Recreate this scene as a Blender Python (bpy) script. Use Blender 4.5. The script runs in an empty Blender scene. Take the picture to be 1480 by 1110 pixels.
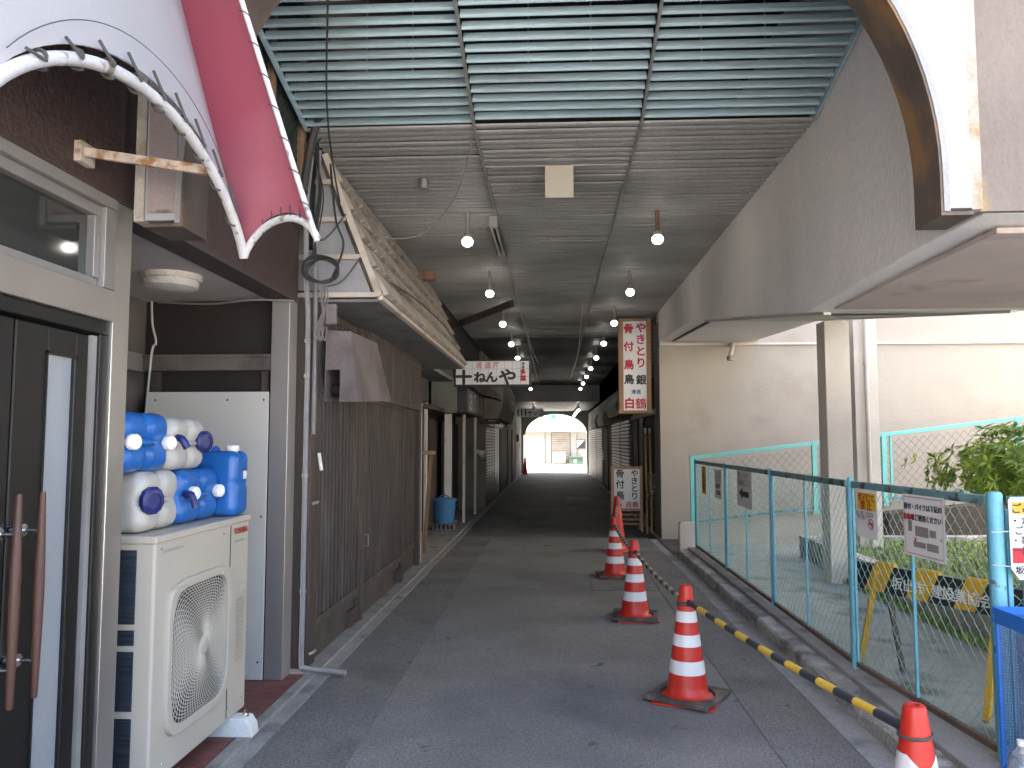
import bpy, math, random
from mathutils import Vector, Matrix, noise
random.seed(7)
PI = math.pi
R = math.radians
col = bpy.context.scene.collection
V = Vector

# ------------------------------------------------------------------ materials
def lin(c):
    return tuple(c) + (1.0,)

def mat(name, c, rough=.7, metal=0., var=.15, vs=3., bump=0., bs=60., c2=None, stain=None, ss=2.5, st=(.52, .68),
        stretch=(1, 1, 1), fine=.1, fs=90., spec=.5, emit=None, es=0., trans=0., coat=0., spots=None):
    m = bpy.data.materials.new(name); m.use_nodes = True
    nt = m.node_tree; N = nt.nodes; L = nt.links
    b = N['Principled BSDF']
    b.inputs['Roughness'].default_value = rough
    b.inputs['Metallic'].default_value = metal
    b.inputs['Specular IOR Level'].default_value = spec
    if trans: b.inputs['Transmission Weight'].default_value = trans
    if coat: b.inputs['Coat Weight'].default_value = coat
    if emit:
        b.inputs['Emission Color'].default_value = lin(emit); b.inputs['Emission Strength'].default_value = es
    tc = N.new('ShaderNodeTexCoord'); mp = N.new('ShaderNodeMapping')
    mp.inputs['Scale'].default_value = stretch
    L.new(tc.outputs['Object'], mp.inputs['Vector'])
    def nz(scale, det=5):
        n = N.new('ShaderNodeTexNoise'); n.inputs['Scale'].default_value = scale; n.inputs['Detail'].default_value = det
        L.new(mp.outputs[0], n.inputs['Vector']); return n
    def ramp(src, a, bb):
        r = N.new('ShaderNodeMapRange'); r.inputs[1].default_value = a; r.inputs[2].default_value = bb
        L.new(src, r.inputs[0]); return r.outputs[0]
    def mix(f, a, bb, typ='MIX'):
        x = N.new('ShaderNodeMix'); x.data_type = 'RGBA'; x.blend_type = typ
        for sock, v in ((x.inputs[0], f), (x.inputs[6], a), (x.inputs[7], bb)):
            if hasattr(v, 'links'): L.new(v, sock)
            elif isinstance(v, float) or isinstance(v, int): sock.default_value = v
            else: sock.default_value = lin(v)
        return x.outputs[2]
    n1 = nz(vs)
    ca = tuple(x * (1 - var) for x in c); cb = c2 if c2 else tuple(min(1, x * (1 + var)) for x in c)
    out = mix(ramp(n1.outputs[0], .32, .68), ca, cb)
    if stain:
        n2 = nz(ss, 8)
        out = mix(ramp(n2.outputs[0], st[0], st[1]), out, stain)
    if spots:
        n5 = nz(spots[1], 3)
        out = mix(ramp(n5.outputs[0], spots[2], spots[2] + .03), out, spots[0])
    if fine:
        n3 = nz(fs, 3)
        g = N.new('ShaderNodeMapRange'); g.inputs[1].default_value = .25; g.inputs[2].default_value = .75
        g.inputs[3].default_value = 1 - fine; g.inputs[4].default_value = 1 + fine
        L.new(n3.outputs[0], g.inputs[0])
        cc = N.new('ShaderNodeCombineColor')
        for i in range(3): L.new(g.outputs[0], cc.inputs[i])
        out = mix(1., out, cc.outputs[0], 'MULTIPLY')
    L.new(out, b.inputs['Base Color'])
    if rough > .15:
        rr = N.new('ShaderNodeMapRange'); rr.inputs[3].default_value = max(.02, rough - .1); rr.inputs[4].default_value = min(1, rough + .12)
        L.new(n1.outputs[0], rr.inputs[0]); L.new(rr.outputs[0], b.inputs['Roughness'])
    if bump:
        n4 = nz(bs, 4); bp = N.new('ShaderNodeBump'); bp.inputs['Strength'].default_value = min(1, bump); bp.inputs['Distance'].default_value = .02 * bump
        L.new(n4.outputs[0], bp.inputs['Height']); L.new(bp.outputs[0], b.inputs['Normal'])
    return m

M = {}
def D(name, *a, **k): M[name] = mat(name, *a, **k)
D('asphalt', (.225, .213, .195), .85, spots=((.1, .1, .1), 5., .70), var=.2, vs=.8, fine=.55, fs=150, bump=.5, bs=170, stain=(.13, .13, .132), ss=.5, st=(.5, .66))
D('asphalt_dark', (.19, .182, .168), .88, var=.15, vs=1.3, fine=.6, fs=120, bump=.6, bs=130, stain=(.14, .135, .125), ss=1.2, st=(.5, .64), spots=((.07, .07, .07), 6., .68))
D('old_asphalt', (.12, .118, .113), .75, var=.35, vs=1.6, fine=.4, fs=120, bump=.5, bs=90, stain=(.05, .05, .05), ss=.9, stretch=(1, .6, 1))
D('patch', (.17, .165, .158), .85, var=.2, vs=3, fine=.4, fs=140, bump=.4, bs=160)
D('concrete', (.3, .285, .262), .85, var=.22, vs=3, fine=.2, fs=70, bump=.4, bs=60, stain=(.14, .13, .12), ss=3)
D('kerb_concrete', (.38, .36, .335), .9, var=.3, vs=5, fine=.3, fs=60, bump=.8, bs=35, stain=(.19, .18, .168), ss=4, st=(.48, .64))
D('gutter_concrete', (.31, .3, .285), .85, var=.2, vs=3, fine=.25, fs=90, bump=.4, bs=90, stain=(.19, .183, .175), ss=3)
D('ground', (.52, .50, .46), .9, var=.2, vs=1, fine=.2)
D('court', (.33, .325, .29), .85, var=.2, vs=2, fine=.15, bump=.3, stain=(.13, .14, .11), ss=2)
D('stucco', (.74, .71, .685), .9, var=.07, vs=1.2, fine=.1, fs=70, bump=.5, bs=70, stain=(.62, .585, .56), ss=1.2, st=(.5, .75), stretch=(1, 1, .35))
D('soffit_plaster', (.46, .39, .36), .85, var=.12, vs=2, fine=.08, bump=.3, bs=40, stain=(.3, .25, .23), ss=2.5, st=(.6, .74))
D('cream', (.41, .375, .32), .85, var=.05, vs=1.2, fine=.05, fs=60, bump=.5, bs=40, stain=(.34, .3, .245), ss=1.3, st=(.55, .8))
D('cream_light', (.62, .58, .52), .85, var=.06, vs=2, fine=.05, bump=.5, bs=45)
D('panel_white', (.34, .355, .38), .35, var=.03, vs=1, fine=.02, stain=(.3, .305, .31), ss=2, st=(.6, .8))
D('rusty_steel', (.13, .10, .08), .6, metal=.3, var=.3, vs=4, bump=.3, stain=(.28, .15, .06), ss=4, st=(.48, .66), stretch=(1, 1, .6))
D('pilaster_paint', (.17, .14, .12), .75, var=.15, vs=3, bump=.3, bs=30, stain=(.28, .2, .1), ss=4.5, st=(.62, .68), stretch=(1, 1, .55))
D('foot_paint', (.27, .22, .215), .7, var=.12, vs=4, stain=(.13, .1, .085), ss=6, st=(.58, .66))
D('pale_joint', (.36, .33, .28), .8, var=.25, vs=9, bump=.5, bs=50, stain=(.3, .22, .14), ss=7)
D('louvre', (.34, .46, .51), .45, var=.14, vs=2, fine=.06, stain=(.25, .3, .3), ss=3, st=(.56, .74), stretch=(.35, 2, 1))
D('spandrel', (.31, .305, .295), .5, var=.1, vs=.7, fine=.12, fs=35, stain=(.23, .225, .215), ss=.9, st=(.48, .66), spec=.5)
D('spandrel_far', (.10, .103, .1), .38, var=.25, vs=.8, fine=.1, fs=40, stain=(.065, .065, .06), ss=1.0, spec=.7)  # darker far copy of the ceiling metal, tunnel shade put into its colour
D('dark_void', (.03, .028, .026), .9, var=.3)
D('dark_metal', (.1, .1, .1), .5, metal=.5)
D('grey_rail', (.3, .29, .28), .5, metal=.4)
D('brown_stucco', (.055, .033, .029), .65, var=.12, vs=3, fine=.1, bump=.8, bs=42, stain=(.06, .036, .032), ss=1.5)
D('brown_lip', (.06, .045, .04), .7)
D('stainless', (.52, .50, .47), .34, metal=.85, var=.05, vs=1.2, fine=.03, fs=160, stretch=(3, 3, .4))
D('stainless_grey', (.36, .345, .33), .4, metal=.6, var=.08, vs=1.5, fine=.05, stretch=(2, 2, .5), stain=(.33, .3, .28), ss=1.5, st=(.55, .75))
D('black_paint', (.007, .007, .0068), .4, var=.2, vs=4, fine=.2, bump=.1)
D('frosted', (.3, .315, .325), .12, var=.08, vs=1, fine=.03, spec=.8)
D('dark_glass', (.03, .032, .03), .06, var=.2, fine=0, spec=.9)
D('handle_wood', (.075, .032, .022), .5, var=.3, vs=4, fine=.25, stretch=(8, 8, .5))
D('chrome', (.75, .73, .7), .18, metal=1., fine=0)
D('soffit_white', (.5, .46, .45), .7, var=.05, fine=.04)
D('lamp_cover', (.52, .5, .46), .6, bump=.6, bs=30)
D('red_tile', (.2, .075, .06), .6, var=.25, vs=6, fine=.15)
D('tile_joint', (.22, .19, .17), .9)
D('board_white', (.56, .54, .49), .5, var=.04, vs=1.5, fine=.04, stain=(.46, .43, .39), ss=6, st=(.66, .72))
D('cabinet_dark', (.018, .014, .013), .7)
D('beam_metal', (.17, .15, .135), .5, metal=.3, stain=(.08, .07, .06))
D('awn_white', (.32, .305, .295), .55, var=.05, vs=1.2, fine=.03, stain=(.31, .285, .28), ss=1, st=(.5, .8), bump=.1, bs=20)
D('awn_red', (.28, .055, .08), .5, var=.12, vs=1.2, fine=.04, stain=(.33, .12, .145), ss=1.5, st=(.5, .8), bump=.1, bs=20)
D('pipe_white', (.5, .49, .48), .4, var=.08, vs=12, stain=(.2, .17, .13), ss=14, st=(.6, .66))
D('rope', (.06, .055, .05), .8)
D('bracket_rust', (.48, .4, .33), .8, var=.2, vs=20, stain=(.3, .15, .06), ss=18, st=(.5, .6), bump=.4)
D('ac_beige', (.47, .425, .35), .45, var=.03, vs=2, fine=.02, stain=(.43, .38, .31), ss=3, st=(.62, .8))
D('ac_dark', (.02, .025, .035), .6, var=.3, vs=10, fine=.4, fs=150)
D('ac_coil', (.035, .045, .06), .5, metal=.3, stretch=(1, 1, 20), var=.5, vs=8)
D('red_print', (.5, .02, .02), .5, fine=0)
D('grey_print', (.25, .24, .22), .6, fine=0)
D('green_print', (.03, .2, .12), .6, fine=0)
D('white_plastic', (.7, .7, .66), .5, var=.05)
D('jug_white', (.46, .435, .39), .32, var=.07, vs=5, fine=.03, stain=(.5, .45, .39), ss=5, st=(.58, .8))
D('jug_blue', (.015, .12, .4), .3, var=.1, vs=5, fine=.03, stain=(.05, .2, .48), ss=6, st=(.6, .8))
D('cap_navy', (.015, .02, .12), .35)
D('cap_white', (.75, .74, .7), .4)
D('conduit', (.25, .25, .255), .55, var=.12, vs=8)
D('cable', (.045, .043, .042), .6)
D('cable_grey', (.2, .18, .17), .6)
D('net_green', (.03, .06, .045), .8)
D('brown_wood', (.062, .048, .041), .6, var=.3, vs=3, fine=.3, fs=40, stretch=(6, 6, .5), stain=(.12, .085, .07), ss=3, st=(.52, .75))
D('lattice_wood', (.072, .060, .054), .65, var=.3, vs=3, fine=.3, fs=30, stretch=(6, 6, .5), stain=(.15, .115, .1), ss=2.5, st=(.52, .72))
D('light_wood', (.42, .3, .18), .65, var=.2, vs=3, fine=.2, stretch=(6, 6, .6))
D('frame_wood', (.6, .52, .44), .7, var=.12, vs=4, fine=.08, stain=(.4, .33, .27), ss=4)
D('weathered_wood', (.25, .15, .09), .7, var=.3, vs=3, fine=.3, stretch=(6, 6, .5))
D('tile_beige', (.4, .355, .3), .7, var=.18, vs=3, fine=.12, stain=(.28, .235, .19), ss=2.5, st=(.5, .68), bump=.2)
D('tile_back', (.2, .165, .13), .8)
D('panel_grey', (.32, .32, .33), .6, var=.1, vs=3, stain=(.25, .24, .24), ss=2)
D('canopy_soffit', (.19, .185, .185), .8, var=.2, vs=2, stain=(.1, .095, .09), ss=2)
D('hood', (.2, .17, .17), .75, var=.15, vs=3, fine=.25, fs=110, stain=(.12, .105, .1), ss=2, st=(.45, .65), bump=.3, bs=90)
D('post_white', (.66, .63, .6), .5, var=.06, stain=(.45, .4, .35), ss=4, st=(.6, .75))
D('bin_blue', (.08, .24, .48), .4, var=.08)
D('block', (.2, .19, .18), .95, bump=.5)
D('sign_white', (.75, .76, .77), .35, var=.02, fine=.01)
D('sign_frame_wood', (.3, .155, .07), .5, var=.2, vs=4, fine=.15, stretch=(5, 5, .6))
D('sign_frame_pale', (.45, .25, .16), .55, var=.2, vs=4, fine=.15, stretch=(5, 5, .6))
D('sign_black', (.03, .03, .033), .5)
D('ink', (.02, .022, .028), .5, fine=0, var=.02)
D('ink_red', (.5, .012, .03), .5, fine=0, var=.02)
D('ink_blue', (.02, .06, .3), .5, fine=0, var=.02)
D('ink_orange', (.6, .12, .03), .5, fine=0)
D('ink_yellow', (.65, .48, .02), .5, fine=0, var=.03)
D('ink_pink', (.55, .25, .25), .5, fine=0)
D('shutter', (.3, .295, .285), .4, metal=.35, var=.12, stain=(.3, .29, .27), ss=2)
D('shutter_gap', (.05, .05, .05), .7)
D('wall_beige', (.27, .245, .21), .8, var=.15, vs=1.5, stain=(.17, .15, .125), ss=1.5, st=(.5, .7), bump=.3)
D('wall_grey', (.17, .167, .158), .8, var=.15, vs=1.5, stain=(.1, .096, .09), ss=1.5, st=(.5, .7), bump=.3)
D('olive_box', (.17, .17, .14), .6, var=.15)
D('far_wall', (.3, .29, .27), .85, var=.06, vs=.8)
D('far_white', (.45, .45, .45), .8, var=.03)
D('far_glass', (.2,.27,.33), .2)
D('cone_red', (.5, .022, .012), .38, var=.08, vs=6, fine=.05, stain=(.5, .05, .03), ss=7, st=(.6, .75))
D('cone_white', (.66, .66, .66), .3, var=.03, fine=.02)
D('rubber', (.07, .06, .052), .8, var=.3, vs=8, bump=.4, stain=(.16, .13, .1), ss=9)
D('bar_yellow', (.72, .46, .06), .4, var=.08, vs=8)
D('bar_pale', (.5, .42, .28), .5, var=.12, vs=8)
D('bar_black', (.04, .045, .055), .45, var=.1)
D('fence_blue', (.14, .40, .50), .4, var=.1, vs=6, stain=(.1, .09, .08), ss=16, st=(.66, .7), bump=.15)
D('fence_rail', (.14, .28, .3), .5, var=.2, vs=6, stain=(.07, .07, .065), ss=10, st=(.55, .62))
D('fence_wire', (.2, .38, .34), .45, metal=.2, var=.15)
D('fence_turquoise', (.18, .6, .56), .4, var=.06)
D('wire_brown', (.2, .16, .13), .6)
D('rust', (.12, .08, .06), .8, var=.3, vs=9)
D('barrier_yellow', (.62, .36, .02), .45, var=.08)
D('barrier_black', (.018, .02, .024), .4)
D('barrier_steel', (.13, .1, .08), .6, metal=.4)
D('mesh_blue', (.07, .12, .24), .5)
D('frame_blue', (.02, .17, .62), .4)
D('leaf', (.2, .32, .04), .4, c2=(.34, .48, .07), var=.35, vs=7, fine=.1, fs=30, spec=.5)
D('leaf_new', (.42, .55, .07), .45, var=.2, vs=7)
D('bark', (.12, .09, .06), .9, bump=.5)
D('soil', (.07, .055, .04), .95, bump=.6, bs=30)
D('grass', (.2, .3, .06), .6, var=.35, vs=6, c2=(.3, .4, .1))
D('bamboo', (.5, .36, .12), .5, var=.2)
D('pvc', (.5, .48, .45), .5, var=.08)
D('green_box', (.03, .065, .045), .6)
D('grate', (.14, .125, .115), .7, bump=.3)
D('bottle', (.8, .85, .88), .08, trans=.9, fine=0, var=.01)
def bulbmat(name, s):
    m = bpy.data.materials.new(name); m.use_nodes = True
    b = m.node_tree.nodes['Principled BSDF']
    b.inputs['Base Color'].default_value = (.8, .8, .78, 1)
    b.inputs['Emission Color'].default_value = (1, .96, .88, 1); b.inputs['Emission Strength'].default_value = s
    return m
BULB_S = 2.8
M['bulb'] = bulbmat('bulb', BULB_S)
M['exit_green'] = mat('exit_green', (.02, .35, .15), .5, emit=(.05, .7, .3), es=.6)

# ------------------------------------------------------------------ mesh builder
class MB:
    def __init__(s): s.v = []; s.f = []; s.mi = []; s.ch = []
    def add(s, vs, fs, mi=0):
        n = len(s.v); s.v += [V(p) for p in vs]; s.ch.append((n, len(s.v), len(s.f), len(s.f) + len(fs)))
        for f in fs: s.f.append([n + i for i in f]); s.mi.append(mi)
        return s
    def box(s, x0, x1, y0, y1, z0, z1, mi=0, mtx=None):
        P = [V((x, y, z)) for x in (x0, x1) for y in (y0, y1) for z in (z0, z1)]
        if mtx: P = [mtx @ p for p in P]
        return s.add(P, [(0, 1, 3, 2), (4, 6, 7, 5), (0, 4, 5, 1), (2, 3, 7, 6), (0, 2, 6, 4), (1, 5, 7, 3)], mi)
    def bar(s, a, b, w, h, mi=0, up=(0, 0, 1)):
        a = V(a); b = V(b); d = (b - a).normalized(); u = V(up)
        if abs(d.dot(u)) > .98: u = V((0, 1, 0))
        r = d.cross(u).normalized(); u = r.cross(d)
        P = [q + r * w * i + u * h * j for q in (a, b) for i, j in ((-.5, -.5), (.5, -.5), (.5, .5), (-.5, .5))]
        return s.add(P, [(3, 2, 1, 0), (4, 5, 6, 7), (0, 1, 5, 4), (1, 2, 6, 5), (2, 3, 7, 6), (3, 0, 4, 7)], mi)
    def tube(s, pts, r, n=8, mi=0, cap=True):
        pts = [V(p) for p in pts]; m = len(pts)
        if not isinstance(r, (list, tuple)): r = [r] * m
        rings = []; u = None
        for i, p in enumerate(pts):
            d = (pts[min(i + 1, m - 1)] - pts[max(i - 1, 0)])
            if d.length < 1e-9: d = V((0, 0, 1))
            d.normalize()
            if u is None:
                u = V((0, 0, 1)) if abs(d.z) < .9 else V((1, 0, 0))
            u = (u - d * u.dot(d)).normalized(); w = d.cross(u)
            rings.append([p + (u * math.cos(2 * PI * k / n) + w * math.sin(2 * PI * k / n)) * r[i] for k in range(n)])
        vs = [q for g in rings for q in g]; fs = []
        for i in range(m - 1):
            for k in range(n):
                a = i * n + k; b = i * n + (k + 1) % n
                fs.append((a, b, b + n, a + n))
        if cap: fs.append(tuple(range(n - 1, -1, -1))); fs.append(tuple((m - 1) * n + k for k in range(n)))
        return s.add(vs, fs, mi)
    def lathe(s, c, prof, n=32, axis='z', mi=0, mtx=None):
        # prof = [(r, h), ...]
        vs = []; m = len(prof)
        for r, h in prof:
            for k in range(n):
                a = 2 * PI * k / n; x, y = r * math.cos(a), r * math.sin(a)
                p = V((x, y, h)) if axis == 'z' else V((x, h, y)) if axis == 'y' else V((h, x, y))
                if mtx: p = mtx @ p
                vs.append(p + V(c))
        fs = [(i * n + k, i * n + (k + 1) % n, (i + 1) * n + (k + 1) % n, (i + 1) * n + k) for i in range(m - 1) for k in range(n)]
        if prof[0][0] > 1e-6: fs.append(tuple(range(n - 1, -1, -1)))
        if prof[-1][0] > 1e-6: fs.append(tuple((m - 1) * n + k for k in range(n)))
        return s.add(vs, fs, mi)
    def prism(s, poly, a, b, axis='x', mi=0):
        # poly in the two other axes (order xyz with axis removed)
        def mk(u, w, t): return (t, u, w) if axis == 'x' else (u, t, w) if axis == 'y' else (u, w, t)
        n = len(poly)
        vs = [mk(u, w, a) for u, w in poly] + [mk(u, w, b) for u, w in poly]
        fs = [tuple(range(n - 1, -1, -1)), tuple(range(n, 2 * n))] + [(i, (i + 1) % n, n + (i + 1) % n, n + i) for i in range(n)]
        return s.add(vs, fs, mi)
    def each(s, name, mats, parent, **k):
        # every added piece as a part of its own
        out = []
        for a, b, f0, f1 in s.ch:
            m = MB(); m.add(s.v[a:b], [[i - a for i in f] for f in s.f[f0:f1]])
            out.append(m.build(name, mats, parent, **k))
        return out
    def build(s, name, mats, parent=None, smooth=False, bevel=0, seg=2, base=None, auto=None):
        me = bpy.data.meshes.new(name)
        o = bpy.data.objects.new(name, me); col.objects.link(o)
        if parent is not None:
            off = V(parent['_o']); o.parent = parent; o['_o'] = tuple(off)
        else:
            if base is not None: off = V(base)
            else:
                xs = [p.x for p in s.v]; ys = [p.y for p in s.v]; zs = [p.z for p in s.v]
                off = V(((min(xs) + max(xs)) / 2, (min(ys) + max(ys)) / 2, min(zs)))
            o.location = off; o['_o'] = tuple(off)
        me.from_pydata([tuple(p - off) for p in s.v], [], s.f)
        if isinstance(mats, str): mats = [mats]
        for m in mats: me.materials.append(M[m])
        me.polygons.foreach_set('material_index', s.mi)
        import bmesh
        bm = bmesh.new(); bm.from_mesh(me); bmesh.ops.recalc_face_normals(bm, faces=bm.faces); bm.to_mesh(me); bm.free()
        if smooth:
            me.polygons.foreach_set('use_smooth', [True] * len(me.polygons))
            me.set_sharp_from_angle(angle=R(auto or 40))
        if bevel:
            bv = o.modifiers.new('bevel', 'BEVEL'); bv.width = bevel; bv.segments = seg; bv.limit_method = 'ANGLE'; bv.angle_limit = R(40)
        me.update()
        return o

def tag(o, label=None, cat=None, group=None, kind=None):
    if label: o['label'] = label
    if cat: o['category'] = cat
    if group: o['group'] = group
    if kind: o['kind'] = kind
    return o
def thing(name, label, cat, loc=(0, 0, 0), group=None):
    o = bpy.data.objects.new(name, None); col.objects.link(o); o.location = loc; o['_o'] = tuple(loc)
    o.empty_display_size = .1
    return tag(o, label, cat, group)
def struct(mb, name, m, **k): return tag(mb.build(name, m, **k), kind='structure')
def copytree(o, parent=None):
    c = o.copy(); col.objects.link(c)
    if parent is not None: c.parent = parent
    for ch in list(o.children): copytree(ch, c)
    return c
def spline(pts, n=8):
    pts = [V(p) for p in pts]; out = []
    for i in range(len(pts) - 1):
        p0 = pts[max(i - 1, 0)]; p1 = pts[i]; p2 = pts[i + 1]; p3 = pts[min(i + 2, len(pts) - 1)]
        for k in range(n):
            t = k / n
            out.append(.5 * ((2 * p1) + (p2 - p0) * t + (2 * p0 - 5 * p1 + 4 * p2 - p3) * t * t + (3 * p1 - p0 - 3 * p2 + p3) * t ** 3))
    out.append(pts[-1]); return out

_glyphs = {}
def text_geo(s, size, bold=0.):
    # made at a large size (clean outlines) and scaled down
    k = 4.0; key = (s, round(bold / size, 4))
    if key not in _glyphs:
        cu = bpy.data.curves.new('t', 'FONT'); cu.body = s; cu.size = k; cu.align_x = 'CENTER'; cu.align_y = 'CENTER'
        cu.offset = bold / size * k; cu.resolution_u = 3
        o = bpy.data.objects.new('t', cu); col.objects.link(o)
        bpy.context.view_layer.update()
        me = bpy.data.meshes.new_from_object(o.evaluated_get(bpy.context.evaluated_depsgraph_get()))
        _glyphs[key] = ([v.co.copy() / k for v in me.vertices], [list(p.vertices) for p in me.polygons])
        bpy.data.objects.remove(o); bpy.data.curves.remove(cu); bpy.data.meshes.remove(me)
    vs, fs = _glyphs[key]
    return [v * size for v in vs], fs
def put_text(mb, s, size, c, right, up, bold=0., mi=0, sx=1., centre=True):
    ob = min(bold, .004 * size); ex = bold - ob
    vs, fs = text_geo(s, size, ob)
    if not vs: return
    if centre:
        mx = (min(v.x for v in vs) + max(v.x for v in vs)) / 2; my = (min(v.y for v in vs) + max(v.y for v in vs)) / 2
    else: mx = my = 0
    c = V(c); right = V(right); up = V(up)
    nrm = right.cross(up).normalized(); offs = [(0, 0)]
    if ex > 1e-5: offs += [(ex * math.cos(k * PI / 4), ex * math.sin(k * PI / 4)) for k in range(8)]
    for k, (du, dv) in enumerate(offs):
        mb.add([c + right * ((v.x - mx) * sx + du) + up * (v.y - my + dv) + nrm * (k * .00025) for v in vs], fs, mi)

def wiremesh(mb, A, B, z0a, z1a, z0b, z1b, w, hz, r, twist=.0):
    A = V((A[0], A[1], 0)); B = V((B[0], B[1], 0)); L = (B - A).length; d = (B - A) / L
    nrm = V((-d.y, d.x, 0)); nw = int(L / w)
    for k in range(nw):
        ph = k % 2
        s_mid = (k + .5) * w; t = s_mid / L
        zb = z0a + (z0b - z0a) * t; zt = z1a + (z1b - z1a) * t
        nz = int((zt - zb) / hz); pts = []
        for j in range(nz + 1):
            sx = (k + ((j + ph) % 2)) * w
            sx += (.06 if (j + ph) % 2 == 0 else -.06) * w * 0
            z = zb + j * hz + .4 * hz
            if z > zt: break
            off = nrm * (r * (.9 if (k + j) % 2 else -.9))
            if twist:
                pts.append(A + d * sx + V((0, 0, z - twist)) + off); pts.append(A + d * sx + V((0, 0, z + twist)) - off)
            else: pts.append(A + d * sx + V((0, 0, z)) + off)
        if len(pts) > 1: mb.tube(pts, r, 3, cap=False)

# ------------------------------------------------------------------ camera
F = 1118.0; PITCH = math.atan(83 / F); YAW = math.atan(59.5 / F * math.cos(PITCH))
cd = bpy.data.cameras.new('camera'); cam = bpy.data.objects.new('camera', cd); col.objects.link(cam)
cam.location = (0, 0, 1.6); cam.rotation_euler = (PI / 2 + PITCH, 0, YAW)
cd.sensor_width = 36; cd.lens = F / 1480 * 36; cd.clip_end = 600; cd.clip_start = .05
bpy.context.scene.camera = cam

# ------------------------------------------------------------------ light
sc = bpy.context.scene
EL, AZ = R(40), R(262)   # azimuth of the sun measured clockwise from +Y (behind the camera, to the left)
w = bpy.data.worlds.new('World'); sc.world = w; w.use_nodes = True
nt = w.node_tree; bg = nt.nodes['Background']
sky = nt.nodes.new('ShaderNodeTexSky'); sky.sky_type = 'NISHITA'; sky.sun_disc = False
sky.sun_elevation = EL; sky.sun_rotation = AZ; sky.air_density = .8; sky.dust_density = 6; sky.ozone_density = 0
nt.links.new(sky.outputs[0], bg.inputs[0]); bg.inputs[1].default_value = .15
sd = bpy.data.lights.new('sun', 'SUN'); sd.energy = 4.6; sd.angle = R(.5); sd.color = (1, .95, .87)
so = bpy.data.objects.new('sun', sd); col.objects.link(so); so.location = (0, 0, 30)
dirv = V((math.sin(AZ) * math.cos(EL), math.cos(AZ) * math.cos(EL), math.sin(EL)))
so.rotation_euler = dirv.to_track_quat('Z', 'Y').to_euler()
sc.view_settings.view_transform = 'Standard'; sc.view_settings.look = 'None'; sc.view_settings.gamma = 1
sc.view_settings.exposure = 3.45
sc.render.engine = 'CYCLES'
sc.cycles.max_bounces = 8; sc.cycles.diffuse_bounces = 5; sc.cycles.glossy_bounces = 3; sc.cycles.sample_clamp_indirect = 6
sc.cycles.use_denoising = True

# ================================================================== GROUND
struct(MB().box(-150, 150, -100, 200, -.3, -.02), 'ground', 'ground')
def strip(name, m, x0, x1, y0, y1, z, thick=.05, **k):
    return struct(MB().box(x0, x1, y0, y1, z - thick, z), name, m, **k)
strip('road', 'asphalt', -1.53, 1.565, -1.6, 13.1, 0)
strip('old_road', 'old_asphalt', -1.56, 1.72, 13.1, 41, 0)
strip('road_patch', 'asphalt_dark', -1.528, -1.03, -1.6, 13.08, .004, .003)
strip('road_patch', 'asphalt_dark', 1.14, 1.563, 3.2, 13.08, .004, .003)
strip('road_patch', 'patch', .42, 1.12, 8.5, 9.5, .004, .004)
strip('road_cover', 'concrete', .35, 1.0, 21.5, 22.4, .004, .004)
strip('sunlit_road', 'concrete', -14, 14, 41, 58, 0)
strip('gutter', 'gutter_concrete', 1.565, 1.73, -2, 12.9, .006)
strip('gutter_channel', 'gutter_concrete', -1.62, -1.53, -2, 41, .012)
strip('pavement', 'concrete', -1.9, -1.62, 5.3, 41, .03)
strip('pavement_edge', 'concrete', -1.68, -1.62, -2, 5.3, .035)
# recess on the left beyond the lattice: raised concrete
strip('recess_floor', 'concrete', -3.2, -1.9, 9.9, 18.2, .028)
strip('shop_floor', 'dark_void', -6, -3.2, -1, 9, .02)
# tiled floor in the alcove
tb = MB().box(-3.1, -1.68, -1, 5.3, -.02, .025, 0)
for i in range(8):
    for j in range(64):
        x = -1.69 - i * .165 - .005; y = -1 + j * .098 + (0)
        off = .04 if i % 2 else 0
        tb.box(x - .155, x, y + off, y + off + .09, .02, .03, 1)
struct(tb, 'tiled_floor', ['tile_joint', 'red_tile'])
# kerb (broken in places) and raised footing
kb = MB(); y = -1.
rnd = random.Random(3)
edges = [-2, -.2, 1.6, 2.9, 4.0, 4.62, 6.1, 7.9, 9.6, 11.0]
for a, b in zip(edges[:-1], edges[1:]):
    n = max(3, int((b - a) / .07)); prev = None
    for k in range(n + 1):
        yy = a + .006 + (b - a - .012) * k / n
        jit = noise.noise(V((yy * 7, 1, 0))) * .006 + noise.noise(V((yy * 30, 4, 0))) * .004
        dip = .02 * max(0, noise.noise(V((yy * 3.1, 8, 0)))) + (.035 if 4.35 < yy < 4.85 else 0) * (1 - abs(yy - 4.6) / .25)
        ring = [(1.73 + jit, yy, -.02), (1.735 + jit, yy, .085 - dip), (1.75 + jit, yy, .10 - dip * .8), (1.862, yy, .105), (1.862, yy, -.02)]
        if prev: kb.add(prev + ring, [(i, i + 1, i + 6, i + 5) for i in range(4)])
        else: kb.add(ring, [(0, 1, 2, 3, 4)])
        prev = ring
    kb.add(prev, [(4, 3, 2, 1, 0)])
struct(kb, 'kerb', 'kerb_concrete')
fb = MB().prism([(1.865, -2), (1.865, 11.2), (2.06, 11.2), (2.06, 5.25), (2.16, 3.9), (2.16, 3.72), (2.16, -2)], -.02, .135, 'z')
struct(fb, 'fence_footing', 'gutter_concrete', bevel=.008)
strip('courtyard_floor', 'court', 2.04, 12, -2, 12.4, .045)
# grating between kerb end and wall
g = thing('drain_grating', 'dark ribbed drain grating at the foot of the cream wall corner', 'grating', (1.9, 12.0, 0))
mb = MB()
for i in range(9): mb.box(1.70, 2.3, 11.32 + i * .17, 11.32 + i * .17 + .07, .012, .028)
mb.build('grating_bars', 'grate', g)
MB().box(1.69, 2.31, 11.25, 12.85, -.01, .014).build('grating_tray', 'dark_metal', g)

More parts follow.
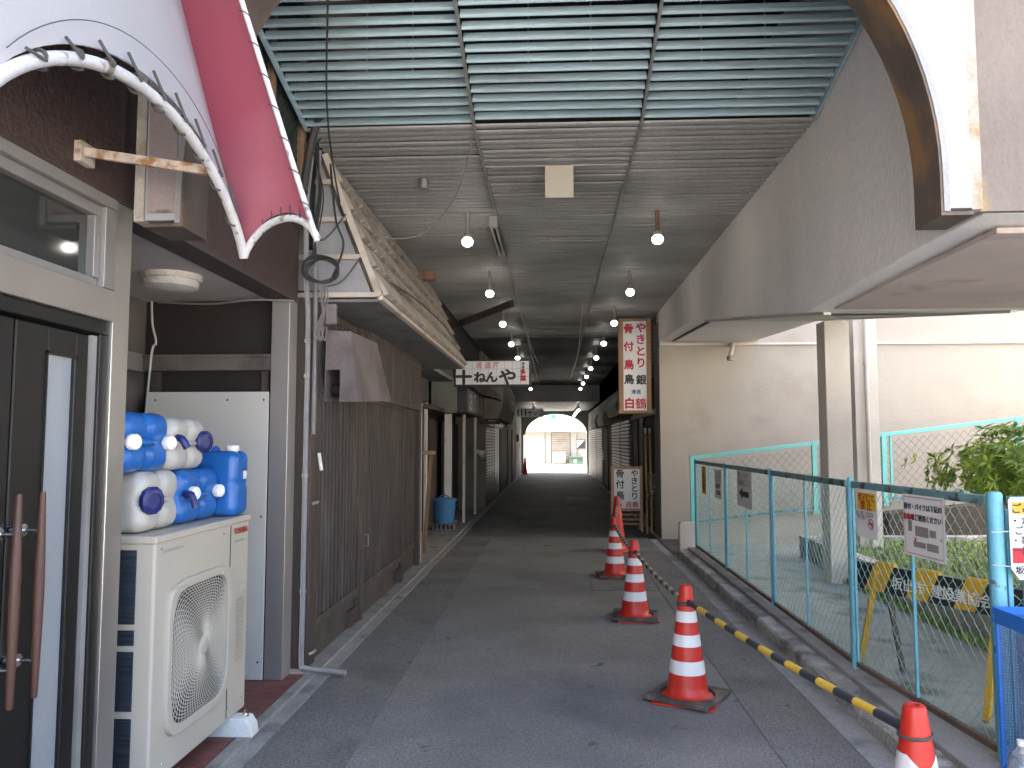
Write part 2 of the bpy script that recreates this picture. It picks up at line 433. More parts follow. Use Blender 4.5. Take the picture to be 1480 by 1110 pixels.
# ================================================================== RIGHT CONCRETE BUILDING
rb = thing('overhead_walkway', 'grey roughcast concrete walkway beam running overhead along the right side of the alley', 'walkway', (2.5, 6, 0))
poly = [(3.2, 2.53), (5.43, 2.5), (6.2, 2.61), (9.86, 3.13), (12.9, 3.27), (12.9, 4.85), (3.2, 4.85)]
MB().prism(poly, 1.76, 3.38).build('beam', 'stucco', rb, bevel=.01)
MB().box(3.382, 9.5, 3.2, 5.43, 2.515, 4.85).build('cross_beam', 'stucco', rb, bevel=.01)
# soffit boards of the walkway, a drip groove round them
MB().box(1.90, 9.4, 3.36, 5.28, 2.488, 2.5145).build('soffit', 'soffit_plaster', rb, bevel=.004)
MB().bar((1.93, 5.5, 2.50), (1.93, 9.8, 3.112), .05, .02).bar((3.2, 5.5, 2.50), (3.2, 9.8, 3.112), .05, .02).each('drip_batten', 'cream_light', rb)
MB().add([(2.0, 6.3, 2.612), (3.1, 6.3, 2.612), (3.1, 9.8, 3.108), (2.0, 9.8, 3.108)], [(0, 1, 2, 3)]).build('soffit', 'cream_light', rb)
MB().bar((1.99, 9.95, 3.126), (1.99, 12.8, 3.256), .04, .02).each('drip_batten', 'brown_lip', rb)
# painted pilaster face beside the arch panel (front of beam)
MB().box(1.712, 9.5, 3.17, 3.199, 2.53, 4.6).build('front_face', 'pilaster_paint', rb)
c_ = MB().box(3.048, 3.319, 8.8, 9.07, .04, 2.955)
c_.build('column', 'cream_light', rb, bevel=.006)

wb = thing('cream_building', 'cream rendered building closing the small courtyard on the right', 'building', (5, 13.2, 0))
MB().box(1.77, 14, 12.9, 13.25, 0, 6.6).build('wall', 'cream', wb)
MB().box(1.762, 1.769, 12.9, 13.6, .02, 3.6).build('corner_trim', 'wall_grey', wb)
MB().box(1.78, 14, 12.86, 12.899, 3.19, 3.225).build('ledge', 'cream_light', wb)
MB().box(3.785, 4.07, 9.9, 10.15, .04, 6.6).build('pilaster', 'cream_light', wb)
MB().box(11.5, 11.8, 3.0, 12.8, 0, 6.6).build('side_wall', 'cream', wb)
mb = MB().tube([(3.91, 9.85, .05), (3.91, 9.85, 6.5)], .027, 10)
for z in (1.0, 2.55, 4.0): mb.tube([(3.91, 9.85, z), (3.91, 9.85, z + .04)], .036, 10)
tag(mb.build('drain_pipe', 'pvc', smooth=True), 'grey drain pipe running down the far cream pilaster', 'pipe')
wp = thing('wall_spout', 'short grey spout pipe with a hooked nozzle high on the cream wall', 'pipe', (2.9, 12.8, 3.0))
MB().tube(spline([(2.93, 12.88, 3.19), (2.9, 12.6, 3.17), (2.86, 12.45, 3.08), (2.82, 12.42, 2.96)]), .035, 10).build('spout', 'pvc', wp, smooth=True)
MB().lathe((2.82, 12.42, 2.88), [(.02, 0), (.05, .01), (.055, .06), (.03, .09)], 14).build('nozzle', 'grey_rail', wp, smooth=True)
mb = MB().prism([(1.756, 0), (2.01, 0), (2.01, .47), (1.775, .475), (1.756, .45)], 11.02, 11.14, 'y')
tag(mb.build('concrete_stub', 'cream_light', bevel=.008), 'low scribbled concrete slab at the end of the fence and kerb', 'slab')

# ================================================================== ARCH PORTAL (near)
def arch_panel(y0, y1, cx, zs, r, xl, xr, zt, zb):
    """panel with a half round opening, legs down to zb"""
    mb = MB(); n = 48
    inner = [(cx + r, zb)] + [(cx + r * math.cos(a), zs + r * math.sin(a)) for a in [PI * k / n for k in range(n + 1)]] + [(cx - r, zb)]
    outer = []
    for x, z in inner:
        if z <= zs + 1e-6: outer.append((xr if x > cx else xl, z))
        else:
            a = math.atan2(z - zs, x - cx)
            # project onto the rectangle
            dx = (xr - cx) / max(1e-6, math.cos(a)) if math.cos(a) > 0 else (xl - cx) / min(-1e-6, math.cos(a))
            dz = (zt - zs) / max(1e-6, math.sin(a)); k = min(dx, dz)
            outer.append((cx + k * math.cos(a), zs + k * math.sin(a)))
    m = len(inner)
    vs = []
    for (u, w_) in (inner, y0), (outer, y0), (inner, y1), (outer, y1):
        vs += [(x, w_, z) for x, z in u]
    fs = []
    for i in range(m - 1):
        fs += [(i, i + 1, m + i + 1, m + i), (2 * m + i + 1, 2 * m + i, 3 * m + i, 3 * m + i + 1), (i + 1, i, 2 * m + i, 2 * m + i + 1), (m + i, m + i + 1, 3 * m + i + 1, 3 * m + i)]
    fs += [(0, m, 3 * m, 2 * m), (m - 1, 3 * m - 1, 4 * m - 1, 2 * m - 1)]
    mb.add(vs, fs); return mb, inner
pt = thing('arch_portal', 'white arched entrance panel with a rusty steel edge at the mouth of the arcade', 'arch', (0, 3.15, 0))
AC_, AR, AS = 0.0, 1.545, 2.66
pm, inn = arch_panel(3.085, 3.16, AC_, AS, AR, -1.70, 1.655, 5.6, 2.52)
pm.build('arch_panel', 'panel_white', pt)
def arch_band(r0, r1, y0, y1, zb, cx=AC_, zs=AS, n=48):
    mb = MB(); A = [PI * k / n for k in range(n + 1)]
    def ring(r): return [(cx + r, zb)] + [(cx + r * math.cos(a), zs + r * math.sin(a)) for a in A] + [(cx - r, zb)]
    a_, b_ = ring(r0), ring(r1); m = len(a_)
    vs = [(x, y0, z) for x, z in a_] + [(x, y0, z) for x, z in b_] + [(x, y1, z) for x, z in a_] + [(x, y1, z) for x, z in b_]
    fs = []
    for i in range(m - 1):
        fs += [(i, i + 1, m + i + 1, m + i), (2 * m + i + 1, 2 * m + i, 3 * m + i, 3 * m + i + 1), (i + 1, i, 2 * m + i, 2 * m + i + 1), (m + i, m + i + 1, 3 * m + i + 1, 3 * m + i)]
    fs += [(0, m, 3 * m, 2 * m), (m - 1, 3 * m - 1, 4 * m - 1, 2 * m - 1)]
    return mb.add(vs, fs)
arch_band(AR - .012, AR - .002, 3.078, 3.30, 2.505).build('arch_rim', 'rusty_steel', pt, smooth=True)
arch_band(AR - .0015, AR + .022, 3.074, 3.084, 2.505).build('edge_trim', 'grey_rail', pt)
MB().box(AR - .012, 1.658, 3.078, 3.30, 2.49, 2.504).box(-1.70, -AR + .012, 3.078, 3.30, 2.49, 2.504).each('foot_plate', 'rusty_steel', pt)
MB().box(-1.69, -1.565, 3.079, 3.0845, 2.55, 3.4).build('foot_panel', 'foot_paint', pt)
MB().box(1.658, 1.70, 3.09, 3.168, 2.515, 5.0).build('joint_strip', 'pale_joint', pt)
MB().box(-1.745, -1.703, 3.08, 3.168, 2.515, 5.0).build('joint_strip', 'pale_joint', pt)

# ================================================================== ARCADE CEILING
ZC = 3.75
ar = thing('arcade_roof', 'long ribbed grey metal ceiling over the arcade', 'ceiling', (0.08, 20, 0))
def spandrel(x0, x1, y0, y1, z, pitch, dx=0.):
    """separate rolled strips with an open joint between them"""
    mb = MB(); pr = [(0, .012), (.05, .001), (.2, -.005), (.38, -.007), (.56, -.004), (.70, .003), (.74, .014)]
    for i in range(int((y1 - y0) / pitch)):
        rr = random.Random(i * 13 + int(x0 * 100)); j = rr.uniform(-.003, .003); t = rr.uniform(-.0025, .0025); e = rr.uniform(-.004, .004)
        P = [(y0 + (i + a) * pitch, z + b + j) for a, b in pr]; m = len(P)
        mb.add([(x0 + e, a, b) for a, b in P] + [(x1 + e, a, b + t) for a, b in P], [(k, k + 1, m + k + 1, m + k) for k in range(m - 1)])
    return mb
SX = [-1.70, -.53, .603, 1.765]
for k in range(3):
    spandrel(SX[k] + .004, SX[k + 1] - .004, 5.12 + (k == 0) * -.0, 16.0, ZC, .093).build('ceiling_panel', 'spandrel', ar)
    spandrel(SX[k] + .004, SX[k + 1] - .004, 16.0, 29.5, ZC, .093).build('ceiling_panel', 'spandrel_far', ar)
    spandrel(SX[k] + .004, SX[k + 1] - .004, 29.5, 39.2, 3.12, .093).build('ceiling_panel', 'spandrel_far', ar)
MB().box(-1.73, 1.769, 5.13, 29.4, ZC + .07, ZC + .09).box(-1.73, 1.769, 29.5, 39.1, 3.19, 3.21).each('void_board', 'dark_void', ar)  # near-black sheet, puts shade into the open joints between strips
MB().box(-1.7, 1.765, 29.42, 29.5, 3.1, 3.85).build('ceiling_step', 'spandrel_far', ar)
for x in (-.53, .603):
    MB().box(x - .008, x + .008, 5.1, 29.4, ZC - .02, ZC + .02).build('joint_rail', 'grey_rail', ar)
MB().box(-4.5, 3.38, 3.17, 13.29, 4.86, 5.0).build('roof_slab', 'dark_void', ar)
MB().box(-1.78, -1.74, 5.4, 39.2, 3.0, 4.71).build('side_closure', 'dark_void', ar)
MB().box(1.77, 1.80, 13.3, 39.2, 3.0, 4.71).build('side_closure', 'dark_void', ar)
MB().box(-12, 10, 13.3, 39.0, 4.72, 8.4).box(-12, -2.0, 5.31, 13.29, 4.72, 13.5).build('shading_storey', 'wall_grey', ar)  # unseen blocks added above, heights set for the shade they cast

lc = thing('louvre_ceiling', 'pale teal slatted louvre rising towards the entrance arch', 'louvre', (0.08, 4.3, 0))
def louvre(x0, x1, ph):
    mb = MB(); pitch = .0865; y = 5.075 - ph; i = 0
    while y > 3.32:
        z = ZC + .02 + (5.1 - y) * .26
        rr = random.Random(i * 7 + int(x0 * 50)); sag = rr.uniform(-.003, .003)
        # blade: leaning slab
        h = .059; lean = .025
        P = []
        for x, dz in ((x0, 0), (x1, sag)):
            P += [(x, y, z + dz - .018), (x, y + lean + .0, z + dz - .018 + h), (x, y + lean + .007, z + dz - .018 + h), (x, y + .009, z + dz - .020), (x, y - .006, z + dz - .010)]
        mb.add(P, [(0, 1, 6, 5), (1, 2, 7, 6), (2, 3, 8, 7), (3, 4, 9, 8), (4, 0, 5, 9), (4, 3, 2, 1, 0), (5, 6, 7, 8, 9)])
        y -= pitch; i += 1
    return mb
for k, ph in enumerate((.0, .03, .012)):
    louvre(SX[k] + .012, SX[k + 1] - .012, ph).build('louvre_panel', 'louvre', lc)
for x in (-.53, .603):
    MB().bar((x, 5.1, ZC - .005), (x, 3.32, ZC - .005 + 1.78 * .26), .016, .035).build('support_rail', 'grey_rail', lc)
for x in (-1.69, 1.745):
    MB().bar((x, 5.1, ZC + .0), (x, 3.32, ZC + .0 + 1.78 * .26), .014, .05).build('edge_rail', 'louvre', lc)
mb = MB()
for x in (-1.2, -.9, -.15, .25, .95, 1.35):
    for yy in (3.6, 4.2, 4.8): mb.tube([(x, yy, 3.9 + (5.1 - yy) * .26), (x, yy, 4.7)], .006, 5)
mb.each('hanger_rod', 'grey_rail', lc)

# ================================================================== CEILING FITTINGS
bp = thing('pendant_bulb', 'x', 'light bulb', (0, 0, ZC), 'bare bulbs hanging in two rows from the arcade ceiling')
MB().tube([(0, 0, ZC + .01), (0, 0, ZC - .20)], .02, 12).build('pipe', 'grey_rail', bp, smooth=True)
MB().lathe((0, 0, ZC - .245), [(.022, .0), (.036, .004), (.036, .04), (.022, .05)], 16).build('socket', 'olive_box', bp, smooth=True)
MB().lathe((0, 0, ZC - .325), [(.0, 0), (.022, .003), (.042, .016), (.052, .04), (.05, .062), (.034, .078), (.02, .082)], 20).build('bulb', 'bulb', bp, smooth=True)
bulbs = []
order = ['nearest', 'second', 'third', 'fourth', 'fifth', 'sixth', 'seventh', 'eighth', 'ninth']
for side, x in (('left', -.797), ('right', .975)):
    for k in range(9): bulbs.append((side, order[k], x, 7.12 + 2.56 * k, 0))
    for k in range(5): bulbs.append((side, ['first', 'second', 'third', 'fourth', 'last'][k], x + (0 if side == 'left' else .03), 30.6 + 1.75 * k, -.64))
for i, (side, nm, x, yy, dz) in enumerate(bulbs):
    o = bp if i == 0 else copytree(bp)
    o.location = (x, yy, ZC + dz)
    where = 'under the high ceiling' if dz == 0 else 'under the low far ceiling'
    o['label'] = f'lit bare bulb, {nm} of the {side} row {where}'
# rusty pipe on the nearest right bulb
for o in col.objects:
    if o.name.startswith('pendant_bulb') and o['label'].startswith('lit bare bulb, nearest of the right'):
        o['label'] = 'lit bare bulb on a rusty pipe, nearest of the right row'
        for c in o.children:
            if c.name.startswith('pipe'): c.data = c.data.copy(); c.data.materials[0] = M['rusty_steel']; c['label'] = 'rusty pipe'
# white square board hanging from rod
hb = thing('hanging_board', 'blank cream square board hanging from a rod under the ceiling', 'board', (.05, 5.86, 3.4))
MB().box(-.055, .165, 5.85, 5.87, 3.475, 3.725).build('board', 'ac_beige', hb, bevel=.004)
MB().tube([(-.52, 5.87, 3.735), (.59, 5.87, 3.735)], .008, 8).build('rod', 'grey_rail', hb)
# fluorescent fixture
fx = thing('batten_light', 'dirty unlit fluorescent batten with reflector wings under the ceiling', 'ceiling light', (-.5, 7.8, 3.6))
mb = MB()
for s in (-1, 1):
    mb.add([(-.56, 7.25, 3.71), (-.56 + s * .07, 7.25, 3.63), (-.56 + s * .07, 8.45, 3.63), (-.56, 8.45, 3.71),
            (-.56, 7.25, 3.715), (-.56 + s * .075, 7.25, 3.632), (-.56 + s * .075, 8.45, 3.632), (-.56, 8.45, 3.715)], [(0, 1, 2, 3), (4, 5, 6, 7), (0, 1, 5, 4), (3, 2, 6, 7), (1, 2, 6, 5)])
mb.build('reflector', 'olive_box', fx)
MB().tube([(-.585, 7.3, 3.655), (-.585, 8.4, 3.655)], .014, 8).tube([(-.535, 7.3, 3.655), (-.535, 8.4, 3.655)], .014, 8).each('tube', 'lamp_cover', fx, smooth=True)
MB().box(-.6, -.52, 7.18, 7.25, 3.63, 3.735).build('end_bracket', 'grey_rail', fx)
tag(MB().lathe((-1.05, 6.15, 3.66), [(.0, 0), (.04, 0), (.04, .08)], 14).build('conduit_box', 'grey_rail', smooth=True), 'small round metal junction box on the ribbed ceiling above the tiled canopy', 'junction box')

# ================================================================== CABLES
def cable(pts, r, m, label, name='cable', cat='cable'):
    return tag(MB().tube(spline(pts), r, 6).build(name, m, smooth=True), label, cat)
cable([(-.56, 5.25, 3.73), (-.6, 5.35, 3.62), (-.72, 5.6, 3.42), (-.95, 5.75, 3.2), (-1.2, 5.7, 3.13), (-1.4, 5.6, 3.2), (-1.5, 5.48, 3.3)], .005, 'cable_grey', 'thin slack wire drooping from the ribbed ceiling to the tiled canopy')
cable([(-1.0, 3.35, 4.25), (-1.22, 4.0, 3.95), (-1.48, 4.9, 3.72), (-1.55, 5.46, 3.35), (-1.44, 5.45, 3.05), (-1.34, 5.9, 2.9), (-1.24, 6.8, 2.88), (-1.22, 8.4, 2.9), (-1.24, 9.9, 2.86), (-1.4, 10.7, 3.05)], .0065, 'cable', 'thick black cable sagging across the face of the tiled canopy')
cable([(.47, 12, 3.74), (.5, 14, 3.62), (.56, 17, 3.6), (.62, 22, 3.68)], .007, 'pvc', 'white cable strung along the right ceiling joint')
cable([(-.5, 14, 3.74), (-.46, 16, 3.6), (-.42, 18.5, 3.62), (-.4, 21, 3.72)], .007, 'pvc', 'white cable strung along the left ceiling joint')

# ================================================================== LEFT SHOP BUILDING (near)
sh = thing('brown_shop', 'near left shop with brown roughcast wall over a stainless door front', 'shop', (-2.5, 2.5, 0))
XF = -1.8
MB().box(-1.95, XF, -4, 5.32, 2.60, 13.5).build('wall', 'brown_stucco', sh, bevel=.006)
MB().box(-1.96, XF + .012, 3.17, 5.33, 2.572, 2.599).box(-1.96, XF + .012, -3, 3.165, 2.592, 2.6).each('wall_lip', 'brown_lip', sh)
MB().box(-12, -1.96, -4, 5.3, 2.63, 13.5).build('shading_storey', 'brown_stucco', sh)  # unseen mass added to keep the sun off foreground and courtyard
MB().box(-3.1, -1.962, 3.17, 5.31, 2.58, 2.60).build('alcove_ceiling', 'soffit_white', sh)
# stainless column
MB().box(-1.93, XF + .004, 3.045, 3.165, .03, 2.59).build('column', 'stainless', sh, bevel=.003)
MB().box(-3.1, -1.93, 3.09, 3.15, .03, 2.58).build('alcove_wall', 'cabinet_dark', sh)
# window / door frame
fr = MB().box(-1.90, XF + .012, -1, 3.043, 2.545, 2.59).box(-1.90, XF + .008, 2.965, 3.043, 2.215, 2.544)
fr.box(-1.88, XF - .012, -1, 2.964, 2.50, 2.544).box(-1.88, XF - .012, 2.925, 2.964, 2.25, 2.4995).box(-1.88, XF - .012, 1.4, 1.46, 2.25, 2.4995)
fr.build('transom_frame', 'stainless_grey', sh, bevel=.003)
MB().box(-1.90, XF + .008, -1, 3.043, 2.085, 2.214).build('door_head', 'stainless', sh, bevel=.004)
MB().box(-1.875, XF - .02, -1, 2.963, 2.216, 2.2495).build('transom_sill', 'stainless_grey', sh, bevel=.003)
MB().box(-1.850, -1.845, -1, 2.924, 2.2505, 2.4985).build('transom_glass', 'dark_glass', sh)
MB().box(-1.89, XF - .01, -1, 3.043, 2.03, 2.084).box(-1.89, XF - .01, 2.985, 3.043, .03, 2.029).build('door_frame', 'black_paint', sh, bevel=.004)
MB().box(-1.86, XF - .022, 2.955, 2.984, .03, 2.02).build('jamb_strip', 'grey_print', sh)
# door leaves
def leaf(y0, y1, gy0, gy1, hy, label):
    d = MB(); x0, x1 = -1.875, -1.835
    d.box(x0, x1, y0, gy0, .035, 2.02).box(x0, x1, gy1, y1, .035, 2.02).box(x0, x1, gy0, gy1, 1.92, 2.02).box(x0, x1, gy0, gy1, .035, .14)
    o = d.build('door_leaf', 'black_paint', sh, bevel=.005)
    o['label'] = label
    MB().box(x0 + .01, x1 - .018, gy0, gy1, .14, 1.92).build('door_glass', 'frosted', o)
    MB().box(x0 + .012, x1 + .006, gy0 - .012, gy0 - .002, .13, 1.93).box(x0 + .012, x1 + .006, gy1 + .002, gy1 + .012, .13, 1.93).box(x0 + .012, x1 + .006, gy0 - .012, gy1 + .012, 1.921, 1.931).each('glazing_bead', 'black_paint', o)
    pr = [(-.34, .0095), (-.33, .011), (-.1, .0165), (0, .0175), (.1, .0165), (.33, .0105), (.34, .009)]
    MB().tube([(-1.73, hy, 1.09 + a) for a, _ in pr], [b for _, b in pr], 14).build('handle', 'handle_wood', o, smooth=True)
    mb = MB()
    for z in (1.3, .87): mb.tube([(x1 + .001, hy, z), (-1.79, hy, z), (-1.789, hy, z), (-1.735, hy, z)], [.022, .022, .008, .008], 16)
    mb.each('handle_mount', 'chrome', o, smooth=True)
leaf(2.535, 2.95, 2.705, 2.872, 2.557, 'right door leaf with a frosted glass strip')
leaf(1.9, 2.525, 2.02, 2.20, 2.44, 'left door leaf')
MB().box(-1.85, -1.838, 2.40, 2.43, .1, 1.75).build('door_moulding', 'black_paint', sh)
# dark interior so the shop is closed
MB().box(-3.0, -1.905, -1, 3.04, .03, .04).box(-3.0, -2.9, -1, 3.04, .04, 2.59).build('interior', 'cabinet_dark', sh)
# alcove side (deep left) : posts, cladding
MB().box(-3.1, -2.85, 3.17, 5.3, .03, 2.58).build('alcove_wall', 'beam_metal', sh)
MB().box(-2.85, -2.82, 3.17, 5.2, 2.08, 2.2).each('alcove_rail', 'stainless_grey', sh)
MB().box(-2.85, -2.835, 4.3, 4.85, 2.2, 2.5).build('plywood_patch', 'light_wood', sh)
MB().box(-2.85, -1.93, 5.24, 5.31, .03, 2.579).build('alcove_wall', 'cabinet_dark', sh)
MB().box(-2.85, -1.91, 5.16, 5.239, 2.085, 2.19).box(-2.85, -1.91, 5.15, 5.159, 2.17, 2.195).each('alcove_rail', 'beam_metal', sh, bevel=.003)
MB().box(-2.78, -2.72, 5.2, 5.238, .03, 2.084).box(-2.0, -1.95, 5.2, 5.238, 1.9, 2.084).each('alcove_post', 'brown_wood', sh)
MB().box(-1.915, -1.79, 5.14, 5.3, .03, 2.571).build('column', 'stainless_grey', sh, bevel=.004)
# ceiling lamp in alcove
al = thing('alcove_lamp', 'round dirty white ceiling lamp in the alcove above the water jugs', 'ceiling lamp', (-2.25, 4.4, 2.5))
MB().lathe((-2.25, 4.4, 2.545), [(.0, 0), (.165, 0), (.175, .015), (.175, .034)], 36).build('base', 'lamp_cover', al, smooth=True)
MB().lathe((-2.25, 4.4, 2.485), [(.0, 0), (.11, .004), (.15, .02), (.158, .045), (.155, .06)], 36).build('cover', 'lamp_cover', al, smooth=True)
# corrugated duct
dk = thing('flue_pipe', 'ribbed silver flue elbow on the alcove wall behind the stainless column', 'pipe', (-2.7, 4.6, 2.2))
pts = spline([(-2.84, 4.35, 2.38), (-2.72, 4.4, 2.4), (-2.64, 4.45, 2.36), (-2.62, 4.48, 2.27)], 6)
MB().tube(pts, [.045 + (.006 if i % 2 else 0) for i in range(len(pts))], 14).build('elbow', 'chrome', dk, smooth=True)
MB().tube([(-2.62, 4.48, 2.28), (-2.62, 4.48, 2.15)], .055, 16).build('cowl', 'chrome', dk, smooth=True)
cable([(-2.75, 5.12, 2.56), (-2.74, 5.12, 2.4), (-2.70, 5.1, 2.27), (-2.74, 5.12, 2.18), (-2.78, 5.12, 1.5)], .008, 'pvc', 'pale cable hanging down the inner corner of the alcove')
cable([(-2.7, 5.1, 2.55), (-2.3, 5.05, 2.525), (-2.0, 5.0, 2.54), (-1.75, 5.1, 2.55)], .007, 'cable_grey', 'grey cable slung under the alcove ceiling')
# white board
wbd = thing('white_board', 'plain white panel leaning at the back of the alcove behind the outdoor unit', 'board', (-2.3, 5.13, 0))
MB().box(-2.76, -1.917, 5.118, 5.134, .035, 1.935).build('board', 'board_white', wbd, bevel=.003)
mb = MB()
for x in (-2.7, -2.2, -1.95):
    for z in (.15, 1.1, 1.88): mb.lathe((x, 5.1165, z), [(0, 0), (.008, .001)], 8, 'y')
mb.each('nail_head', 'rust', wbd)

# ---- awning
aw = thing('shop_awning', 'white and red scalloped awning laced to a white pipe frame over the shop front', 'awning', (-1.4, 2.5, 2.3))
def bay(B, T, m, name, nu=28, nv=10, crown=.0, arch=0.):
    mb = MB(); vs = []
    for j in range(nv + 1):
        t = j / nv
        for i in range(nu + 1):
            s = i / nu; p = B(s) * (1 - t) + T(s) * t
            p = p + V((.05, -.0, 0)) * math.sin(PI * s) * (1 - t) * crown
            vs.append(p)
    off = [p + V((-.004, 0, -.002)) for p in vs]
    q = (nu + 1) * (nv + 1)
    f = [(j * (nu + 1) + i, j * (nu + 1) + i + 1, (j + 1) * (nu + 1) + i + 1, (j + 1) * (nu + 1) + i) for j in range(nv) for i in range(nu)]
    mb.add(vs, f); mb.add(off, [tuple(reversed(x)) for x in f])
    return mb.build(name, m, aw, smooth=True)
NOTCH = V((-1.25, 3.03, 2.345)); TIP = V((-.90, 2.87, 2.375))
def Bw(s, lift=0.):
    y_ = 1.57 + (3.03 - 1.57) * s
    a = 1 - abs(2 * s - 1) ** 2.1
    return V((-1.25, y_, 2.345 + (.335 + lift) * max(0, a) ** .8))
def Tw(s): return V((-1.785, 1.57 + 1.46 * s, 4.3))
def Br(s, lift=0.):
    p = NOTCH.lerp(TIP, s); a = 1 - abs(2 * s - 1) ** 2.2
    return p + V((0, 0, (.115 + lift) * max(0, a) ** .8))
def Tr(s): return V((-1.785, 3.03, 4.3)).lerp(V((-1.54, 2.87, 4.3)), s)
bay(lambda s: Bw(s, .03) + V((0, 0, .018)), Tw, 'awn_white', 'white_canvas')
bay(lambda s: Br(s, .012) + V((0, 0, .012)), Tr, 'awn_red', 'red_canvas')
pw = [Bw(i / 40) for i in range(41)]; MB().tube(pw, .0185, 12).build('pipe_hoop', 'pipe_white', aw, smooth=True)
pr_ = [Br(i / 24) for i in range(25)]; MB().tube(pr_, .0145, 12).build('pipe_hoop', 'pipe_white', aw, smooth=True)
MB().tube([TIP + V((0, 0, -.01)), Tr(1)], .011, 10).build('edge_pipe', 'pipe_white', aw, smooth=True)
mb = MB()
def lace(P0, P1, k, r, out):
    pts = []
    for i in range(13):
        a = -PI * .15 + 1.75 * PI * i / 12
        c = P0.lerp(P1, i / 12)
        pts.append(c + (V((out.x, out.y, 0)) * math.cos(a) + V((0, 0, 1)) * math.sin(a)) * r)
    return pts
for i in range(5, 40, 4):
    s = i / 41; c = Bw(s); dd = (Bw(s + .02) - c)
    mb.tube([Bw(s - .035, .05) + V((.012, 0, .022))] + lace(c, c + dd * 1.1, i, .027, V((1, 0, 0)))[1:], .0048, 6)
for i in range(3, 23, 3):
    s = i / 24; c = Br(s); dd = (Br(s + .02) - c)
    mb.tube([Br(s - .02, .03) + V((.01, -.01, .02))] + lace(c, c + dd, i, .021, V((.5, -.8, 0)))[1:], .003, 5)
for i in range(1, 14):
    c = TIP.lerp(Tr(1), i / 15); mb.tube([c + V((-.03, -.004, .02)), c + V((0, -.014, .005)), c + V((.014, 0, -.005))], .0025, 5)
mb.tube([Bw(i / 40, .095) + V((.006, 0, .035)) for i in range(2, 40)], .0015, 4)
mb.each('lace', 'rope', aw, smooth=True)
MB().bar((-1.79, 2.78, 2.70), (-1.26, 2.74, 2.60), .02, .035).box(-1.80, -1.77, 2.75, 2.84, 2.655, 2.735).build('bracket_arm', 'bracket_rust', aw, bevel=.002)

# ---- outdoor unit
X1 = -1.72; X0 = -2.05; Y0, Y1 = 3.30, 4.34; Z0, Z1 = .13, 1.19
ac = thing('outdoor_unit', 'large beige air conditioner outdoor unit carrying the water jugs', 'air conditioner', (-1.88, 3.8, 0))
b = MB().box(X0, X1, Y0 + .004, Y1, Z0, Z1 - .02)
b.build('casing', 'ac_beige', ac, bevel=.012, seg=3)
MB().box(X0 - .008, X1 + .008, Y0 - .004, Y1 + .008, Z1 - .035, Z1).build('top_cover', 'ac_beige', ac, bevel=.008, seg=3)
MB().box(X1 - .01, X1 + .003, 4.085, 4.090, Z0 + .02, Z1 - .04).build('panel_seam', 'ac_dark', ac)
# side coil openings
mb = MB(); mc = MB()
rows = [(.17, .42), (.45, .70), (.725, .79), (.815, 1.13)]
for z0, z1 in rows:
    if z1 - z0 < .1: mb.box(-2.02, -1.80, Y0 - .002, Y0 + .003, z0, z1)
    else:
        mb.box(-2.02, -1.915, Y0 - .002, Y0 + .003, z0, z1); mb.box(-1.90, -1.80, Y0 - .002, Y0 + .003, z0, z1)
mb.each('coil_opening', 'ac_coil', ac, bevel=.002)
for z0, z1 in rows:
    z = z0 + .02
    while z < z1 - .01: mc.box(-2.018, -1.802, Y0 - .0035, Y0 - .0021, z, z + .003); z += .022
mc.build('coil_guard', 'ac_dark', ac)
# grille
gy, gz, hw = 3.742, .62, .315
cu_y, cu_z = gy, gz
def sq(rr, n=64, e=5.):
    out = []
    for k in range(n):
        a = 2 * PI * k / n; c, s_ = math.cos(a), math.sin(a)
        ex = 2 + (e - 2) * min(1, rr / hw) ** 2
        q = (abs(c) ** ex + abs(s_) ** ex) ** (-1 / ex)
        out.append((cu_y + rr * q * c, cu_z + rr * q * s_ * 1.03))
    return out
def ringband(mb, ra, rb_, x0, x1, e=6.):
    a = sq(ra, 72, e); b_ = sq(rb_, 72, e); n = 72
    vs = [(x0, y, z) for y, z in a] + [(x0, y, z) for y, z in b_] + [(x1, y, z) for y, z in a] + [(x1, y, z) for y, z in b_]
    fs = []
    for i in range(n):
        j = (i + 1) % n
        fs += [(i, j, n + j, n + i), (2 * n + j, 2 * n + i, 3 * n + i, 3 * n + j), (j, i, 2 * n + i, 2 * n + j), (n + i, n + j, 3 * n + j, 3 * n + i)]
    mb.add(vs, fs)
mb = MB(); ringband(mb, .295, .335, X1 - .01, X1 + .022); mb.build('grille_frame', 'ac_beige', ac, bevel=.005)
s_ = sq(.30, 72, 6.); MB().add([(X1 + .0035, y, z) for y, z in s_], [tuple(range(72))]).build('fan_opening', 'ac_dark', ac)
mb = MB()
n = 21
for k in range(1, n):
    rr = .045 + (.295 - .045) * k / n; p = sq(rr, 64, 5.5)
    bulge = .016 * (1 - (rr / .3) ** 2)
    mb.tube([(X1 + .010 + bulge, y, z) for y, z in p] + [(X1 + .010 + bulge, p[0][0], p[0][1])], .0024, 4, cap=False)
for k in range(72):
    pts = []
    for q in range(7):
        rr = .045 + (.295 - .045) * q / 6; a = k + q * 1.3
        p = sq(rr, 72, 5.5); i0 = int(a) % 72; i1 = (i0 + 1) % 72; f_ = a - int(a)
        bulge = .016 * (1 - (rr / .3) ** 2)
        pts.append((X1 + .013 + bulge, p[i0][0] * (1 - f_) + p[i1][0] * f_, p[i0][1] * (1 - f_) + p[i1][1] * f_))
    mb.tube(pts, .0018, 3, cap=False)
mb.build('grille_wires', 'ac_beige', ac, smooth=True)
MB().lathe((X1 + .020, gy, gz), [(0, .016), (.035, .014), (.05, .008), (.052, 0)], 28, 'x').build('grille_hub', 'ac_beige', ac, smooth=True)
mb = MB()
